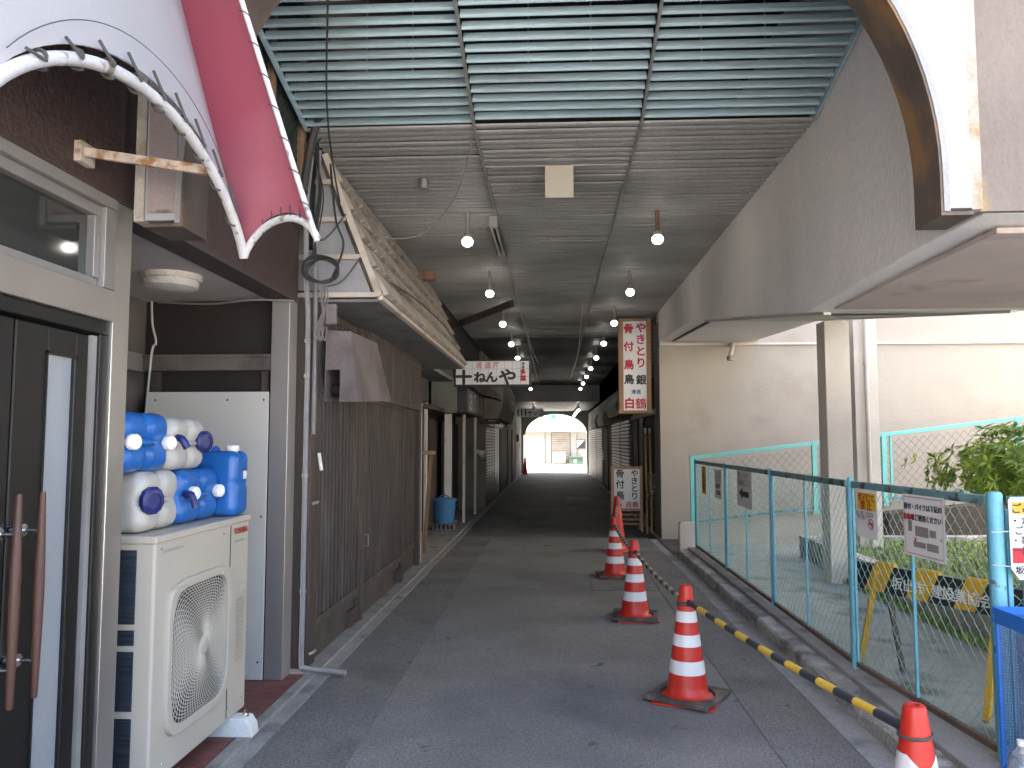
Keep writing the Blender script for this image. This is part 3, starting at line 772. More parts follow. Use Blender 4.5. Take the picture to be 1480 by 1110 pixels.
for y_, z_ in ((gy - .25, gz + .31), (gy + .25, gz + .31)): mb.box(X1 + .004, X1 + .03, y_ - .045, y_ + .045, z_ - .012, z_ + .012)
mb.each('grille_clip', 'ac_beige', ac, bevel=.004)
mb = MB(); put_text(mb, 'TOSHIBA', .045, (X1 + .0035, 4.215, 1.115), (0, 1, 0), (0, 0, 1), .0003, sx=1.0)
mb.build('lettering', 'red_print', ac)
mb = MB(); put_text(mb, 'SUPER POWER ECO', .016, (X1 + .0035, 4.205, 1.06), (0, 1, 0), (0, 0, 1), .0, sx=1.); mb.build('lettering', 'green_print', ac)
mb = MB()
for i in range(16):
    z = .86 - i * .021; put_text(mb, '取扱注意点検表示' if i % 3 else '運転時電源を切', .014, (X1 + .0035, 4.235, z - .12), (0, 1, 0), (0, 0, 1))
put_text(mb, '型式 冷房 暖房 電源 定格', .017, (X1 + .0035, 3.46, 1.115), (0, 1, 0), (0, 0, 1))
mb.build('rating_plate', 'grey_print', ac)
mb = MB()
for y_, z_ in ((3.35, 1.13), (4.28, .2), (3.42, .19), (4.0, 1.12), (4.1, .2)): mb.lathe((X1 + .0005, y_, z_), [(.006, 0), (.005, .003)], 8, 'x')
mb.each('screw', 'chrome', ac)
MB().box(X1 - .002, X1 + .006, 4.24, 4.31, .77, .82).build('hand_grip', 'ac_beige', ac, bevel=.004)
for yy in (4.2, 3.45):
    f = MB().prism([(-2.1, .03), (-1.60, .03), (-1.61, .085), (-1.64, .128), (-2.1, .128)], yy - .05, yy + .05, 'y').build('foot', 'white_plastic', ac, bevel=.006)
    MB().lathe((-1.66, yy, .125), [(.02, 0), (.02, .012), (.008, .012), (.008, .035)], 8).build('bolt', 'chrome', f)

# ---- jugs
def jug(name, m, x0, x1, y0, y1, z0, z1, label, upright=False, capm='cap_navy', caps=()):
    root = thing(name, label, 'water jug', ((x0 + x1) / 2, (y0 + y1) / 2, z0), 'plastic water jugs piled on the outdoor unit')
    c = V(((x0 + x1) / 2, (y0 + y1) / 2, (z0 + z1) / 2)); h = V(((x1 - x0) / 2, (y1 - y0) / 2, (z1 - z0) / 2))
    n = 22; rad = .062 if not upright else .045
    mb = MB()
    def shape(p):
        q = V((p[0] * h.x, p[1] * h.y, p[2] * h.z))
        inn = V([max(-(h[i] - rad), min(h[i] - rad, q[i])) for i in range(3)])
        d = q - inn
        if d.length > 1e-9: q = inn + d.normalized() * rad
        # waist groove round the jug, perpendicular to its long axis, and a second across the top
        if not upright:
            g_ = math.exp(-(q.y / .022) ** 2); q.x *= 1 - .16 * g_; q.z *= 1 - .15 * g_
            e = math.exp(-(q.z / .028) ** 2) * (1 if q.x > 0 else 0); q.x -= .018 * e * (abs(q.x) / h.x)
        else:
            g_ = math.exp(-(q.z / .02) ** 2) * .04; q.x *= 1 - g_; q.y *= 1 - g_
            g2 = math.exp(-((q.y) / .02) ** 2) * (1 if q.z > h.z * .5 else 0); q.z -= .03 * g2
        return q + c
    faces = {}
    for ax in range(3):
        for sg in (-1, 1):
            vs = []
            for i in range(n + 1):
                for j in range(n + 1):
                    p = [0, 0, 0]; p[ax] = sg; p[(ax + 1) % 3] = -1 + 2 * i / n; p[(ax + 2) % 3] = -1 + 2 * j / n
                    vs.append(shape(p))
            fs = [(i * (n + 1) + j, (i + 1) * (n + 1) + j, (i + 1) * (n + 1) + j + 1, i * (n + 1) + j + 1) for i in range(n) for j in range(n)]
            mb.add(vs, fs)
    o = mb.build('body', m, root, smooth=True, auto=60)
    import bmesh
    bm = bmesh.new(); bm.from_mesh(o.data); bmesh.ops.remove_doubles(bm, verts=bm.verts, dist=.0004); bmesh.ops.recalc_face_normals(bm, faces=bm.faces)
    bm.to_mesh(o.data); bm.free(); o.data.polygons.foreach_set('use_smooth', [True] * len(o.data.polygons))
    for (px_, py_, pz_, ax, r, cm) in caps:
        cc = MB(); nn = 24; pr = [(r * .75, -.02), (r * .78, 0), (r, .002), (r, .024), (r * .9, .03), (r * .6, .031), (r * .58, .026), (0, .026)]
        vs = []
        for rr, hh in pr:
            for k in range(nn):
                a = 2 * PI * k / nn; q = rr * (1 + (.05 if k % 2 and .001 < hh < .028 else 0))
                vs.append((hh, q * math.cos(a), q * math.sin(a)) if ax == 'x' else (q * math.cos(a), -hh, q * math.sin(a)) if ax == '-y' else (q * math.cos(a), q * math.sin(a), hh))
        rotm = Matrix.Rotation(R(-17), 3, 'Z') if ax == 'x' else Matrix.Identity(3)
        cc.add([rotm @ V(p) + V((px_, py_, pz_)) for p in vs], [(i * nn + k, i * nn + (k + 1) % nn, (i + 1) * nn + (k + 1) % nn, (i + 1) * nn + k) for i in range(len(pr) - 1) for k in range(nn)])
        cc.build('cap', cm, root, smooth=True)
    if not upright:
        MB().tube([(x1 - .03, c.y - .08, c.z), (x1 - .008, c.y - .05, c.z), (x1 - .004, c.y, c.z), (x1 - .008, c.y + .05, c.z), (x1 - .03, c.y + .08, c.z)], .014, 10).build('handle', m, root, smooth=True)
    else:
        MB().tube(spline([(c.x, y0 + .05, z1 - .03), (c.x, y0 + .07, z1 + .004), (c.x, c.y, z1 + .012), (c.x, c.y + .04, z1 - .03)], 5), .016, 10).build('handle', m, root, smooth=True)
    return root
T_ = Z1 + .002
CAPR = R(-17)
def cap_tilt(): return CAPR
jx0 = -2.04
jug('water_jug', 'jug_white', jx0, -1.80, 3.335, 3.69, T_, T_ + .275, 'white water jug with a big navy cap, lowest at the near end of the pile', caps=[(-1.802, 3.395, T_ + .145, 'x', .06, 'cap_navy')])
j2 = jug('water_jug', 'jug_blue', jx0, -1.80, 3.70, 4.13, T_, T_ + .27, 'blue water jug lying in the middle of the bottom row', caps=[(-1.802, 3.80, T_ + .15, 'x', .034, 'cap_white'), (-1.802, 4.085, T_ + .145, 'x', .034, 'cap_white')])
MB().tube(spline([(-1.80, 3.735, T_ + .15), (-1.76, 3.72, T_ + .14), (-1.745, 3.72, T_ + .085)], 5), [.02] * 5 + [.015] * 6, 10).build('tap', 'cap_navy', j2, smooth=True)
j3 = jug('water_jug', 'jug_blue', -2.03, -1.722, 4.14, 4.335, T_, T_ + .355, 'blue water jug standing upright at the far end with a white cap', upright=True, caps=[(-1.79, 4.25, T_ + .355, 'z', .036, 'cap_white')])
MB().box(-1.7215, -1.7195, 4.24, 4.285, T_ + .2, T_ + .245).build('sticker', 'cap_white', j3)
T2 = T_ + .276
jug('water_jug', 'jug_blue', jx0, -1.80, 3.17, 3.575, T2 - .006, T2 + .262, 'blue water jug on top at the near end with two white caps', caps=[(-1.802, 3.225, T2 + .13, 'x', .034, 'cap_white'), (-1.802, 3.535, T2 + .125, 'x', .034, 'cap_white')])
j5 = jug('water_jug', 'jug_white', jx0, -1.80, 3.585, 3.95, T2 - .008, T2 + .25, 'white water jug on top of the pile with a navy cap at its far end', caps=[(-1.802, 3.895, T2 + .13, 'x', .054, 'cap_navy')])
MB().tube(spline([(-1.80, 3.63, T2 + .15), (-1.77, 3.62, T2 + .14), (-1.75, 3.63, T2 + .10)], 5), .018, 10).build('tap', 'cap_navy', j5, smooth=True)

# ---- conduits and cables at the shop corner
cp = thing('conduit_run', 'pair of grey conduit pipes climbing the corner beside the brown post', 'pipes', (-1.74, 5.38, 0))
MB().tube(spline([(-1.40, 5.26, .05), (-1.55, 5.3, .05), (-1.70, 5.34, .055), (-1.735, 5.36, .09), (-1.737, 5.37, .5), (-1.737, 5.37, 1.6), (-1.735, 5.37, 2.4), (-1.75, 5.36, 2.75), (-1.76, 5.36, 3.3), (-1.72, 5.36, 3.75)], 6), .018, 10).build('pipe', 'conduit', cp, smooth=True)
MB().tube(spline([(-1.69, 5.385, 1.65), (-1.69, 5.385, 2.5), (-1.7, 5.38, 3.0), (-1.68, 5.38, 3.7)], 6), .016, 10).build('pipe', 'conduit', cp, smooth=True)
mb = MB()
for z in (.55, 1.35, 2.05, 2.3): mb.tube([(-1.737, 5.37, z), (-1.737, 5.37, z + .025)], .024, 10)
mb.each('pipe_clip', 'grey_rail', cp)
cc_ = thing('cable_bundle', 'tangle of coiled dark cables hung on the conduits beside the tiled canopy', 'cables', (-1.68, 5.3, 2.4))
mb = MB()
for i in range(6):
    rr = .105 + i * .006; t0 = random.uniform(-.12, .12)
    mb.tube([(-1.62 + rr * math.cos(a), 5.30 + .02 * math.sin(3 * a + i) - .01 * i, 2.80 + rr * .72 * math.sin(a + t0)) for a in [2 * PI * k / 28 for k in range(29)]], .0065, 6)
mb.each('cable_coil', 'cable', cc_, smooth=True)
mb = MB()
for i in range(9):
    dx = random.uniform(-.03, .03)
    mb.tube(spline([(-1.60 + dx * .3, 5.30, 2.72), (-1.59 + dx, 5.28, 2.6), (-1.60 + dx * .4, 5.29, 2.5), (-1.63 + dx, 5.28, 2.38), (-1.62 + dx * 1.5, 5.29, 2.3), (-1.6 + dx, 5.3, 2.4)], 5), .0055, 5)
mb.build('cable_skein', 'cable_grey', cc_, smooth=True)
MB().box(-1.585, -1.515, 5.28, 5.33, 2.42, 2.56).each('terminal_box', 'hood', cc_, bevel=.005)
mb = MB()
mb.tube(spline([(-1.66, 5.33, 2.36), (-1.655, 5.34, 1.9), (-1.65, 5.35, 1.66), (-1.66, 5.35, 1.5)]), .005, 5)
mb.tube(spline([(-1.5, 5.45, 3.25), (-1.6, 5.42, 3.1), (-1.68, 5.4, 3.05), (-1.74, 5.4, 3.2)]), .006, 5)
mb.tube(spline([(-1.38, 5.42, 2.92), (-1.5, 5.4, 2.75), (-1.6, 5.36, 2.7)]), .006, 5)
mb.tube(spline([(-1.60, 5.38, 3.6), (-1.56, 5.4, 3.2), (-1.5, 5.4, 3.0), (-1.58, 5.38, 2.75)]), .008, 5)
for i in range(5):
    a = random.uniform(0, 1)
    mb.tube(spline([(-1.66 - .08 * a, 5.34, 3.75), (-1.68 + .04 * a, 5.35, 3.4), (-1.7 + .05 * a, 5.33, 3.15), (-1.66 - .05 * a, 5.32, 2.9)]), .005, 5)
mb.tube(spline([(-1.85, 5.2, 3.4), (-1.7, 5.3, 3.7), (-1.45, 5.3, 3.95)]), .006, 5)
mb.each('loose_wire', 'cable', cc_, smooth=True)
MB().tube([(-1.62, 5.3, 1.52), (-1.60, 5.3, 1.40)], .012, 8).build('wire_tag', 'cap_white', cc_)
# dark netting and timber beside the louvre
ng = thing('side_netting', 'dark torn netting on timber between the awning and the louvre ceiling', 'netting', (-1.75, 4.6, 3.2))
MB().box(-1.80, -1.76, 3.4, 5.38, 3.3, 4.7).build('backing', 'dark_void', ng)
mb = MB(); wiremesh(mb, (-1.735, 3.5), (-1.735, 5.3), 3.2, 4.6, 3.2, 4.6, .028, .03, .0016); mb.build('net', 'net_green', ng)
MB().box(-1.757, -1.71, 5.12, 5.17, 3.1, 4.3).box(-1.757, -1.72, 4.55, 4.60, 3.2, 4.6).each('batten', 'weathered_wood', ng)
MB().tube(spline([(-1.70, 5.1, 3.3), (-1.68, 5.15, 3.6), (-1.6, 5.1, 3.82), (-1.45, 5.0, 3.95)]), .03, 8).build('bent_pipe', 'cable', ng, smooth=True)

# ================================================================== LATTICE SHOP
ls = thing('lattice_shop', 'old dark brown timber shop with vertical lattice shutters', 'shop', (-1.9, 7.7, 0))
XL = -1.72
def post(y0, y1, z1, x0=-1.86, x1=XL + .01, m='brown_wood', nm='post', z0=.03):
    MB().box(x0, x1, y0, y1, z0, z1).build(nm, m, ls, bevel=.004)
post(5.40, 5.58, 2.63, m='brown_wood'); post(6.78, 6.92, 2.63); post(8.74, 8.86, 2.63); post(9.86, 10.0, 2.63)
MB().box(-1.96, -1.90, 5.4, 10.0, .03, 4.6).build('wall', 'dark_void', ls)
def lattice(y0, y1, z0, z1, sp=.096, w_=.044, x1=XL):
    mb = MB(); n = round((y1 - y0) / sp)
    for i in range(n):
        y_ = y0 + (i + .5) * (y1 - y0) / n; j = random.uniform(-.004, .004)
        mb.box(x1 - .038, x1 + j * .5, y_ - w_ / 2, y_ + w_ / 2, z0, z1)
    o = mb.build('lattice_panel', 'lattice_wood', ls, bevel=.003, seg=1)
    r = MB().box(x1 - .06, x1 + .008, y0, y1, z0 - .07, z0 - .001).box(x1 - .06, x1 + .006, y0, y1, z1 + .001, z1 + .06)
    r.each('rail', 'lattice_wood', ls, bevel=.003)
    MB().box(x1 - .10, x1 - .09, y0, y1, z0 - .05, z1 + .05).build('backing_board', 'dark_void', ls)  # near-black in place of brown, painting the gaps between slats as shade
lattice(5.59, 6.77, .33, 1.96); lattice(6.93, 8.73, .33, 1.96)
lattice(5.59, 6.77, 2.08, 2.56, x1=XL - .03)
lattice(6.93, 9.85, 2.06, 2.58, x1=XL + .03)
lattice(8.87, 9.85, .33, 1.96, x1=XL - .05)
MB().box(-1.85, XL - .02, 5.59, 6.77, .03, .255).box(-1.85, XL - .02, 6.93, 8.73, .03, .255).box(-1.85, XL - .06, 8.87, 9.85, .03, .255).each('plinth_board', 'lattice_wood', ls)
MB().box(-1.78, XL + .03, 8.45, 8.73, .08, .20).box(-1.78, XL + .02, 6.5, 6.75, .05, .18).each('sill_block', 'brown_wood', ls, bevel=.004)
MB().box(-1.74, XL + .025, 6.86, 6.92, .03, .75).build('door_guide', 'lattice_wood', ls, bevel=.003)
mb = MB().tube([(XL + .012, 6.99, .66), (XL + .05, 6.99, .66), (XL + .05, 6.99, .76), (XL + .012, 6.99, .76)], .006, 6)
mb.build('latch', 'grey_rail', ls)
mb = MB()
for z in (1.16, .12): mb.tube(spline([(XL + .012, 5.43, z), (XL + .03, 5.46, z + .005), (XL + .03, 5.52, z + .005), (XL + .012, 5.55, z)], 4), .012, 8)
mb.each('pipe_strap', 'grey_rail', ls, smooth=True)
# hood
hd = thing('vent_hood', 'grimy purple-grey sheet metal exhaust hood on the lattice front', 'hood', (-1.6, 6.2, 1.9))
A = [(-1.715, 5.74, 2.44), (-1.53, 5.75, 2.43), (-1.53, 6.62, 2.45), (-1.715, 6.62, 2.45)]
B_ = [(-1.715, 5.72, 1.90), (-1.462, 5.72, 1.895), (-1.45, 6.86, 1.96), (-1.715, 6.86, 1.96)]
mb = MB()
t = .008
mb.add(A + B_, [(0, 1, 2, 3), (1, 2, 6, 5), (2, 3, 7, 6), (0, 3, 7, 4)])
# near face with a square notch cut in its lower left corner
mb.add([A[0], A[1], B_[1], (-1.60, 5.72, 1.897), (-1.60, 5.73, 2.14), (-1.715, 5.73, 2.14)], [(0, 1, 2, 3, 4, 5)])
o = mb.build('hood_shell', 'hood', hd); sm = o.modifiers.new('s', 'SOLIDIFY'); sm.thickness = .006; sm.offset = 0
MB().tube([(-1.70, 5.9, 2.0), (-1.55, 5.9, 1.99)], .05, 12).build('duct', 'cabinet_dark', hd)
# canopy
cn = thing('tiled_canopy', 'sloping beige shingle canopy with an open timber ladder frame at its near end', 'canopy', (-1.5, 8, 2.6))
CB = V((-1.25, 0, 2.65)); CT = V((-1.69, 0, 3.71)); YA, YB = 5.5, 10.74
sl = (CT - CB); SLn = sl.length; sd_ = sl.normalized(); nn_ = V((sd_.z, 0, -sd_.x))
MB().add([(CB.x - .02, YA + .02, CB.z), (CB.x - .02, YB, CB.z), (CT.x - .02, YB, CT.z), (CT.x - .02, YA + .02, CT.z), (CB.x - .05, YA + .02, CB.z), (CB.x - .05, YB, CB.z), (CT.x - .05, YB, CT.z), (CT.x - .05, YA + .02, CT.z)],
         [(0, 1, 2, 3), (4, 5, 6, 7), (0, 1, 5, 4), (1, 2, 6, 5), (2, 3, 7, 6), (3, 0, 4, 7)]).build('backing', 'tile_back', cn)
mb = MB(); rowsN = 5; tw = .205
for r_ in range(rowsN):
    s0 = SLn * r_ / rowsN; s1 = SLn * (r_ + 1) / rowsN + .02
    y_ = YA + .03 - tw * .5 * (r_ % 2)
    while y_ < YB - .05:
        a0 = max(y_, YA + .02); b0 = min(y_ + tw - .004, YB)
        lo = .024 + random.uniform(0, .006)
        g0 = CB + sd_ * s0 + nn_ * lo; g1 = CB + sd_ * s1 + nn_ * .002; h0 = g0 - nn_ * .01
        if b0 > a0 + .02:
            mb.add([(g0.x, a0, g0.z), (g0.x, b0, g0.z), (g1.x, b0, g1.z), (g1.x, a0, g1.z), (h0.x, a0, h0.z), (h0.x, b0, h0.z)], [(0, 1, 2, 3), (0, 4, 5, 1)], 1)  # bed darker than the battens, gap shadow put into its colour
        # broad raised batten on each shingle
        w3 = .160; lo2 = lo + .034; hi2 = .028; a_ = max(y_ + random.uniform(0, .01), YA + .02); b2 = min(y_ + w3, YB)
        if b2 > a_ + .02:
            p0 = CB + sd_ * (s0 + .004) + nn_ * lo2; p1 = CB + sd_ * (s1 - .03) + nn_ * hi2
            q0 = p0 - nn_ * .034; q1 = p1 - nn_ * .024
            mb.add([(p0.x, a_, p0.z), (p0.x, b2, p0.z), (p1.x, b2, p1.z), (p1.x, a_, p1.z), (q0.x, a_, q0.z), (q0.x, b2 + .012, q0.z), (q1.x, b2 + .012, q1.z), (q1.x, a_, q1.z)],
                   [(0, 1, 2, 3), (7, 6, 5, 4), (0, 4, 5, 1), (1, 5, 6, 2), (2, 6, 7, 3), (3, 7, 4, 0)])
        y_ += tw
mb.build('shingles', ['tile_beige', 'tile_back'], cn)
MB().bar((CB.x, YA, CB.z - .0), (CB.x, YB, CB.z - .0), .035, .05).build('eaves_board', 'frame_wood', cn, bevel=.003)
MB().bar((CT.x + .02, YA - .02, CT.z - .0), (CB.x, YA - .02, CB.z - .0), .04, .045).build('frame_rafter', 'frame_wood', cn, bevel=.003)
mb = MB()
for z in (2.66, 2.94, 3.22, 3.5):
    k = (z - CB.z) / (CT.z - CB.z); xr = CB.x + (CT.x - CB.x) * k - .02
    mb.box(-1.85, xr, YA - .035, YA - .005, z - .018, z + .018)
mb.each('frame_rung', 'frame_wood', cn, bevel=.002)
MB().prism([(-1.86, 2.66), (CB.x - .06, 2.66), (CT.x - .04, 3.7), (-1.86, 3.7)], YA + .0, YA + .015, 'y').build('end_panel', 'panel_grey', cn)
MB().box(-1.73, CB.x - .01, YA, YB, 2.612, 2.635).build('soffit', 'canopy_soffit', cn)
MB().box(-1.86, -1.70, 5.5, 10.7, 2.636, 2.7).build('bearer', 'brown_wood', cn)
# leaning brown strut and block below the ceiling
tag(MB().bar((-1.62, 12.2, 3.42), (-.58, 11.2, 3.62), .05, .10).build('timber_strut', 'brown_wood', bevel=.004), 'dark timber strut reaching from the left wall to the ceiling past the canopy', 'beam')
tag(MB().box(-1.62, -1.40, 9.0, 9.14, 3.52, 3.62).build('timber_block', 'weathered_wood', bevel=.004), 'reddish timber block jammed between the canopy top and the ceiling', 'timber')

# ================================================================== LEFT SIDE, FURTHER SHOPS
r1 = thing('recessed_shop', 'recessed brown panelled shop front with thin white posts behind the blue bin', 'shop', (-2.3, 13, 0))
MB().box(-2.9, -2.3, 9.98, 18.2, .03, 4.6).build('wall', 'brown_wood', r1)
MB().box(-2.29, -1.9, 10.0, 10.12, .03, 3.0).build('side_wall', 'panel_grey', r1)
mb = MB()
for y_ in (11.6, 13.3, 15.2, 16.4): mb.box(-2.2, -2.13, y_, y_ + .9, .1, 1.98)
mb.each('door_panel', 'brown_wood', r1, bevel=.006)
for i, (x, y_, w_, z) in enumerate(((-1.78, 10.04, .06, 2.1), (-2.0, 11.9, .05, 2.55), (-1.98, 14.05, .13, 2.5), (-1.77, 15.1, .05, 2.2), (-1.72, 16.8, .05, 2.15))):
    MB().box(x, x + w_, y_, y_ + .08, .03, z).build('post', 'post_white', r1, bevel=.004)
MB().box(-2.12, -2.05, 10.3, 11.7, .03, 2.5).build('wall_panel', 'panel_grey', r1)
MB().box(-2.29, -1.75, 15.0, 17.0, 2.2, 2.24).build('lintel', 'wall_grey', r1)
MB().box(-2.29, -1.86, 10.8, 15.6, 2.1, 2.16).build('lintel', 'brown_wood', r1)
MB().box(-2.29, -1.70, 10.74, 13.1, 2.62, 2.68).build('lintel', 'canopy_soffit', r1)
MB().box(-2.1, -1.66, 13.25, 13.33, 2.1, 3.05).build('fascia_panel', 'wall_grey', r1)
MB().box(-1.95, -1.5, 13.4, 18.1, 2.62, 3.0).build('upper_box', 'canopy_soffit', r1)
MB().box(-1.99, -1.93, 11.2, 11.9, 2.2, 2.55).build('meter_box', 'dark_metal', r1)
cn2 = thing('wall_lamp_shade', 'small white cone shaped lamp shade sticking out from the dark doorway', 'lamp shade', (-1.6, 17, 1.3))
MB().tube([(-1.74, 17.0, 1.42), (-1.56, 16.98, 1.33), (-1.5, 16.97, 1.3)], [.02, .08, .13], 16).build('shade', 'cap_white', cn2, smooth=True)
# timber stand
ts = thing('timber_stand', 'narrow weathered timber frame leaning by the end of the lattice shop', 'frame', (-1.86, 10.8, 0))
for p, q in (((-1.93, 10.55, .03), (-1.86, 10.6, 1.42)), ((-1.83, 11.0, .03), (-1.73, 10.95, 1.42)), ((-1.98, 10.6, .03), (-1.98, 10.6, 1.4))):
    MB().bar(p, q, .05, .04).build('leg', 'weathered_wood', ts, bevel=.003)
MB().bar((-2.0, 10.55, 1.44), (-1.68, 10.95, 1.44), .05, .05).build('crossbar', 'weathered_wood', ts, bevel=.003)
# blue bin
bb = thing('blue_bin', 'pale blue lidded plastic dustbin on concrete blocks against the left wall', 'dustbin', (-1.97, 13.9, 0))
cx, cy = -1.95, 13.9
MB().lathe((cx, cy, .15), [(0, 0), (.165, 0), (.175, .01), (.2, .38), (.205, .40)], 32).build('body', 'bin_blue', bb, smooth=True)
lid = MB().lathe((cx, cy, .545), [(.222, 0), (.225, .02), (.21, .035), (.12, .05), (0, .052)], 32).build('lid', 'bin_blue', bb, smooth=True)
MB().tube(spline([(cx - .07, cy - .02, .59), (cx - .06, cy - .02, .63), (cx + .06, cy - .02, .63), (cx + .07, cy - .02, .59)], 4), .011, 8).build('handle', 'bin_blue', lid, smooth=True)
mb = MB()
for s in (-1, 1): mb.box(cx + s * .2 - .02, cx + s * .2 + .02, cy - .06, cy + .06, .155, .19)
mb.each('foot_lug', 'bin_blue', bb, bevel=.004)
kb2 = thing('concrete_block', 'hollow concrete blocks under the blue dustbin', 'concrete blocks', (cx, cy, .03))
mb = MB().box(cx - .2, cx + .2, cy - .1, cy + .1, .12, .145).box(cx - .2, cx + .2, cy - .1, cy + .1, .03, .05)
for k in range(6): mb.box(cx - .2 + k * .074, cx - .2 + k * .074 + .03, cy - .1, cy + .1, .05, .12)
mb.build('block', 'block', kb2)

# izakaya sign
sg = thing('izakaya_sign', 'white grid lightbox sign with black brush lettering projecting from the left wall', 'sign', (-1.04, 13.2, 2.5))
MB().box(-1.70, -.38, 13.2, 13.34, 2.54, 3.0).build('case', 'sign_black', sg, bevel=.006)
MB().box(-1.665, -.41, 13.192, 13.199, 2.575, 2.975).build('face', 'sign_white', sg)
mb = MB()
for k in range(1, 9): mb.box(-1.665 + k * .1395 - .002, -1.665 + k * .1395 + .002, 13.189, 13.191, 2.575, 2.975)
for k in range(1, 3): mb.box(-1.665, -.41, 13.187, 13.1885, 2.575 + k * .1333 - .002, 2.575 + k * .1333 + .002)
mb.build('grid_lines', 'grey_print', sg)
UX, UZ = (1, 0, 0), (0, 0, 1)
mb = MB()
for ch, x, s in (('十', -1.53, .26), ('ね', -1.25, .20), ('ん', -1.05, .20), ('や', -.78, .30)):
    put_text(mb, ch, s, (x, 13.184, 2.70), UX, UZ, .015 if ch == '十' else .010, sx=1.08)
mb.build('lettering', 'ink', sg)
mb = MB(); put_text(mb, '居 酒 屋', .115, (-1.12, 13.184, 2.905), UX, UZ, .0004)
put_text(mb, '多', .10, (-.51, 13.184, 2.79), UX, UZ, .005); put_text(mb, '国', .10, (-.51, 13.184, 2.68), UX, UZ, .005); mb.build('lettering', 'ink_red', sg)
mb = MB(); put_text(mb, '清', .05, (-.51, 13.184, 2.93), UX, UZ, .002); put_text(mb, '酒', .05, (-.51, 13.184, 2.87), UX, UZ, .002); mb.build('lettering', 'ink_blue', sg)

bx = thing('dark_sign_box', 'dark hanging sign box with a pale worn face below the grid sign', 'sign', (-1.6, 15.6, 2.1))
MB().box(-1.95, -1.56, 13.9, 17.3, 2.12, 2.6).build('case', 'sign_black', bx, bevel=.01)
MB().box(-1.557, -1.55, 14.1, 17.2, 2.15, 2.56).build('face', 'panel_grey', bx)
mb = MB()
for ch, y_ in zip('おでん処', (14.6, 15.3, 16.0, 16.7)): put_text(mb, ch, .42, (-1.547, y_, 2.36), (0, 1, 0), UZ, .004, sx=1.2)
mb.build('lettering', 'cap_white', bx)

s2 = thing('round_canopy_shop', 'beige shop with a rounded canopy and a slatted shutter further along on the left', 'shop', (-1.8, 21, 0))
MB().box(-2.6, -1.66, 18.2, 27.0, .03, 3.74).build('wall', 'wall_beige', s2)
pf = [(-1.66, 2.14)] + [(-1.66 + .54 * math.cos(a), 2.75 + .62 * math.sin(a)) for a in [R(x) for x in (-20, 0, 15, 30, 45, 60, 75, 90)]]
MB().prism([(-1.658, 2.12), (-1.25, 2.12), (-1.14, 2.5), (-1.13, 2.75), (-1.16, 2.95), (-1.25, 3.15), (-1.4, 3.3), (-1.658, 3.4)], 17.6, 23.5, 'y').build('canopy', 'wall_beige', s2, smooth=True)
mb = MB()
for i, y_ in enumerate((20.2, 21.0, 21.8, 22.6)): put_text(mb, 'お食事処'[i], .36, (-1.105, y_, 2.55), (0, 1, 0), UZ, .002, sx=1.5)
mb.build('lettering', 'cap_white', s2)
mb = MB(); z = .1
while z < 1.98: mb.box(-1.65, -1.61, 18.6, 20.4, z, z + .05); mb.box(-1.65, -1.61, 20.5, 21.3, z, z + .05); z += .075
mb.build('shutter', 'shutter', s2)
MB().box(-1.659, -1.651, 18.55, 21.35, .05, 2.05).each('shutter_back', 'shutter_gap', s2)
MB().box(-1.66, -1.60, 18.25, 18.5, .03, 2.1).build('post', 'wall_beige', s2)
mb = MB()
for y_ in (21.6, 22.5): mb.box(-1.659, -1.62, y_, y_ + .75, .1, 2.0)
mb.each('door_panel', 'shutter', s2, bevel=.01)
MB().box(-1.659, -1.615, 23.6, 26.9, .05, 2.1).build('doorway', 'cabinet_dark', s2)
MB().tube([(-1.5, 18.9, 2.06), (-1.5, 22.0, 2.06)], .10, 14).build('rolled_awning', 'cap_white', s2, smooth=True)
MB().bar((-1.64, 17.5, 2.02), (-1.2, 17.2, 2.02), .10, .07).build('bracket', 'rusty_steel', s2, bevel=.01)
MB().prism([(-1.658, 2.62), (-1.15, 2.5), (-1.2, 2.64), (-1.658, 2.95)], 16.2, 17.4, 'y').build('side_board', 'brown_wood', s2)
s3 = thing('far_left_shops', 'plain weathered shop walls along the far left of the arcade', 'shops', (-1.8, 33, 0))
MB().box(-2.6, -1.62, 27.0, 33.0, .03, 3.7).build('wall', 'wall_grey', s3)
MB().box(-2.6, -1.60, 33.0, 39.0, .03, 3.7).build('wall', 'wall_beige', s3)
MB().box(-1.619, -1.59, 27.3, 29.2, .05, 2.05).build('door', 'wall_beige', s3, bevel=.01)
MB().box(-1.619, -1.585, 30.2, 31.0, .05, 2.05).build('door', 'cabinet_dark', s3)
MB().box(-1.6, -1.5, 34, 34.3, 1.6, 1.9).build('meter_box', 'sign_black', s3)
MB().box(-1.66, -1.36, 24, 24.4, 2.4, 2.62).build('wall_vent', 'wall_grey', s3, bevel=.02)
sg2 = thing('small_white_sign', 'small white katakana sign hanging far down the left side', 'sign', (-.95, 29.2, 2.5))
MB().box(-1.35, -.36, 29.2, 29.3, 2.52, 2.84).build('face', 'sign_white', sg2, bevel=.01)
mb = MB(); put_text(mb, 'サッコ', .20, (-.68, 29.19, 2.66), UX, UZ, .006); put_text(mb, '▮▮▮', .24, (-1.18, 29.19, 2.70), UX, UZ, .006, sx=.6); mb.build('lettering', 'ink', sg2)

